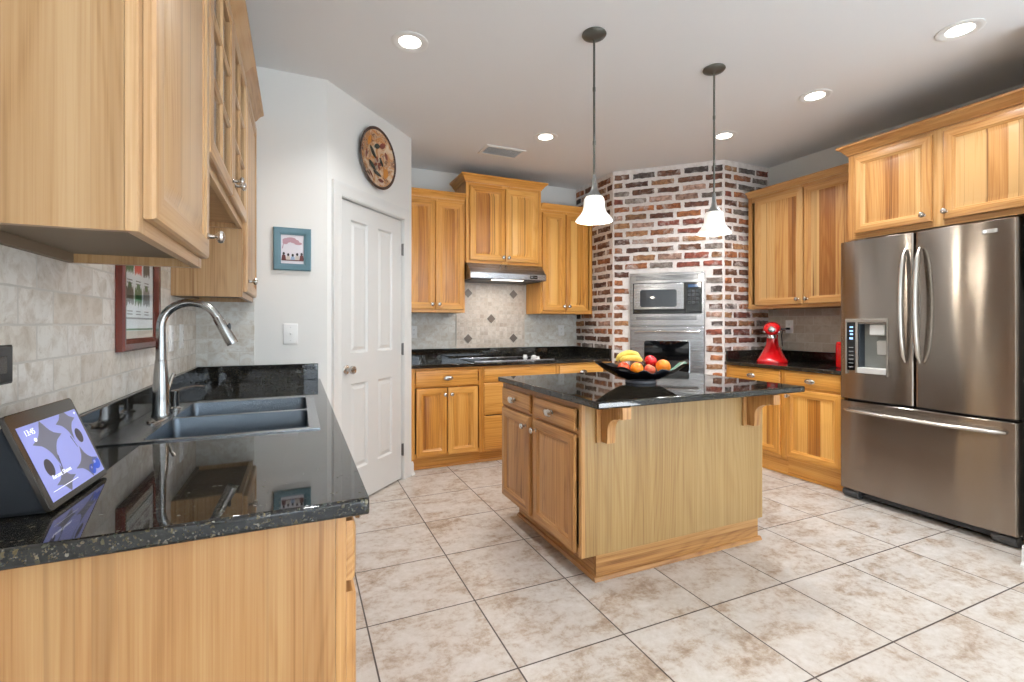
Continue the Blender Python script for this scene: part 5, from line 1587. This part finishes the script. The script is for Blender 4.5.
# ---------------------------------------------------------------- pendants, recessed lights, vent
def shade_mat():
    m = NT('frosted_shade_glass')
    m.set(Base_Color=(0.9, 0.88, 0.84, 1), Roughness=0.35)
    m.b.inputs['Emission Color'].default_value = (1.0, 0.96, 0.88, 1)
    m.b.inputs['Emission Strength'].default_value = 0.42
    m.b.inputs['Transmission Weight'].default_value = 0.0
    return m.mat
SHADE = shade_mat()
BULB = glow('bulb', (255,244,224), 3.0)
def pendant(label, x, y):
    t = thing('pendant_light', label, 'pendant light', (x, y, H), 0.0, 'pendants over the island')
    m = MB(); m.lathe([(0.062, -0.0005), (0.064, -0.006), (0.058, -0.014), (0.035, -0.024), (0.012, -0.030), (0.008, -0.034)], (x, y, H), 'z', 36); wpart(m, 'canopy', BRONZE, t)
    m = MB(); m.lathe([(0.0058, -0.03), (0.0058, -0.740)], (x, y, H), 'z', 12)
    for zz in (-0.28, -0.56): m.lathe([(0.0075, zz), (0.0075, zz - 0.02)], (x, y, H), 'z', 12)
    wpart(m, 'rod', BRONZE, t)
    m = MB(); m.lathe([(0.007, -0.735), (0.010, -0.745), (0.013, -0.790), (0.018, -0.815), (0.030, -0.835), (0.045, -0.850), (0.048, -0.862)], (x, y, H), 'z', 24); wpart(m, 'socket_cap', plain('brushed_pewter', (140,140,138), 0.35, 0.85), t)
    m = MB()
    po = [(0.030, 1.893), (0.046, 1.888), (0.0545, 1.872), (0.0560, 1.850), (0.0575, 1.825), (0.062, 1.803), (0.069, 1.790), (0.0705, 1.786), (0.072, 1.784), (0.082, 1.772), (0.094, 1.756), (0.0985, 1.746), (0.097, 1.742)]
    pi_ = [(0.093, 1.745), (0.078, 1.770), (0.064, 1.792), (0.054, 1.825), (0.052, 1.860), (0.040, 1.882), (0.028, 1.887)]
    po, pi_ = [[(r*0.97, 1.893 - (1.893 - z)*0.87) for r, z in q] for q in (po, pi_)]
    m.lathe([(r, z) for r, z in po + pi_], (x, y, 0), 'z', 48, caps=(False, False)); sh_ = wpart(m, 'lamp_shade', SHADE, t, 30)
    m = MB(); m.ellipsoid((x, y, 1.825), 0.025, 0.025, 0.032); m.lathe([(0.014, 1.85), (0.014, 1.878)], (x, y, 0), 'z', 12); wpart(m, 'bulb', BULB, t)
    l = bpy.data.lights.new('pendant_bulb', 'POINT'); l.energy = 9; l.shadow_soft_size = 0.05; l.color = (1.0, 0.93, 0.82)
    lo = bpy.data.objects.new('pendant_bulb', l); lo.location = (x, y, 1.745); COL.objects.link(lo)
pendant('white bell-shade pendant over the left end of the island', 1.412, 2.114)
pendant('white bell-shade pendant over the right end of the island', 2.254, 2.112)

CANLENS = glow('recessed_lens', (255,250,240), 9.0)
def can(label, x, y, r=0.098, power=10):
    t = thing('recessed_light', label, 'recessed light', (x, y, H), 0.0, 'recessed ceiling lights')
    m = MB(); m.lathe([(r, -0.0003), (r, -0.004), (r - 0.012, -0.007), (r - 0.022, -0.005), (r - 0.040, -0.0015)], (x, y, H), 'z', 40, caps=(False, False)); wpart(m, 'trim_ring', WHITEP, t)
    m = MB(); m.lathe([(r - 0.040, -0.0016), (r - 0.048, -0.0030), (0.001, -0.0032)], (x, y, H), 'z', 32, caps=(False, True)); wpart(m, 'lens', CANLENS, t)
    l = bpy.data.lights.new('recessed_bulb', 'AREA'); l.shape = 'DISK'; l.size = 0.11; l.energy = power; l.color = (0.97, 0.98, 1.0); l.spread = radians(125)
    lo = bpy.data.objects.new('recessed_bulb', l); lo.location = (x, y, H - 0.012); COL.objects.link(lo)
can('recessed ceiling light nearest the pantry corner, at the upper left', 0.549, 2.578)
can('recessed ceiling light beside the air vent', 1.828, 3.434)
can('recessed ceiling light in front of the brick, behind the right pendant', 3.129, 2.831)
can('recessed ceiling light right of the right pendant, over the refrigerator side', 3.134, 2.091)
can('recessed ceiling light nearest the upper right edge', 3.115, 1.319)
for (x, y) in ((0.55, 0.6), (1.83, -1.0), (3.1, -1.0)):      # the same fittings continue behind the viewer
    l = bpy.data.lights.new('recessed_bulb', 'AREA'); l.shape = 'DISK'; l.size = 0.12; l.energy = 9; l.color = (0.97, 0.98, 1.0); l.spread = radians(125)
    lo = bpy.data.objects.new('recessed_bulb', l); lo.location = (x, y, H - 0.012); COL.objects.link(lo)

t = thing('ceiling_vent', 'white louvered air vent in the ceiling before the back wall', 'vent', (1.63, 3.87, H))
vx0, vx1, vy0, vy1 = 1.445, 1.815, 3.765, 3.985
m = MB()
for b in ((vx0, vx0 + 0.03, vy0, vy1), (vx1 - 0.03, vx1, vy0, vy1), (vx0 + 0.03, vx1 - 0.03, vy0, vy0 + 0.03), (vx0 + 0.03, vx1 - 0.03, vy1 - 0.03, vy1)):
    m.box(b[0], b[1], b[2], b[3], H - 0.010, H - 0.0005)
wpart(m, 'frame', WHITEP, t, 0, 0.002)
m = MB(); m.box(vx0 + 0.03, vx1 - 0.03, vy0 + 0.03, vy1 - 0.03, H - 0.002, H - 0.0006); wpart(m, 'duct_shade_sheet', plain('duct_shadow_grey', (104,104,106), 0.8), t, 0)  # grey sheet painted as the shade behind the louvers
m = MB()
for k in range(8):
    y = vy0 + 0.042 + k*0.0195
    m.prism([(y - 0.008, H - 0.0125), (y + 0.006, H - 0.003), (y + 0.0075, H - 0.0045), (y - 0.0065, H - 0.014)], 'x', vx0 + 0.031, vx1 - 0.031)
wpart(m, 'louvers', WHITEP, t, 0)
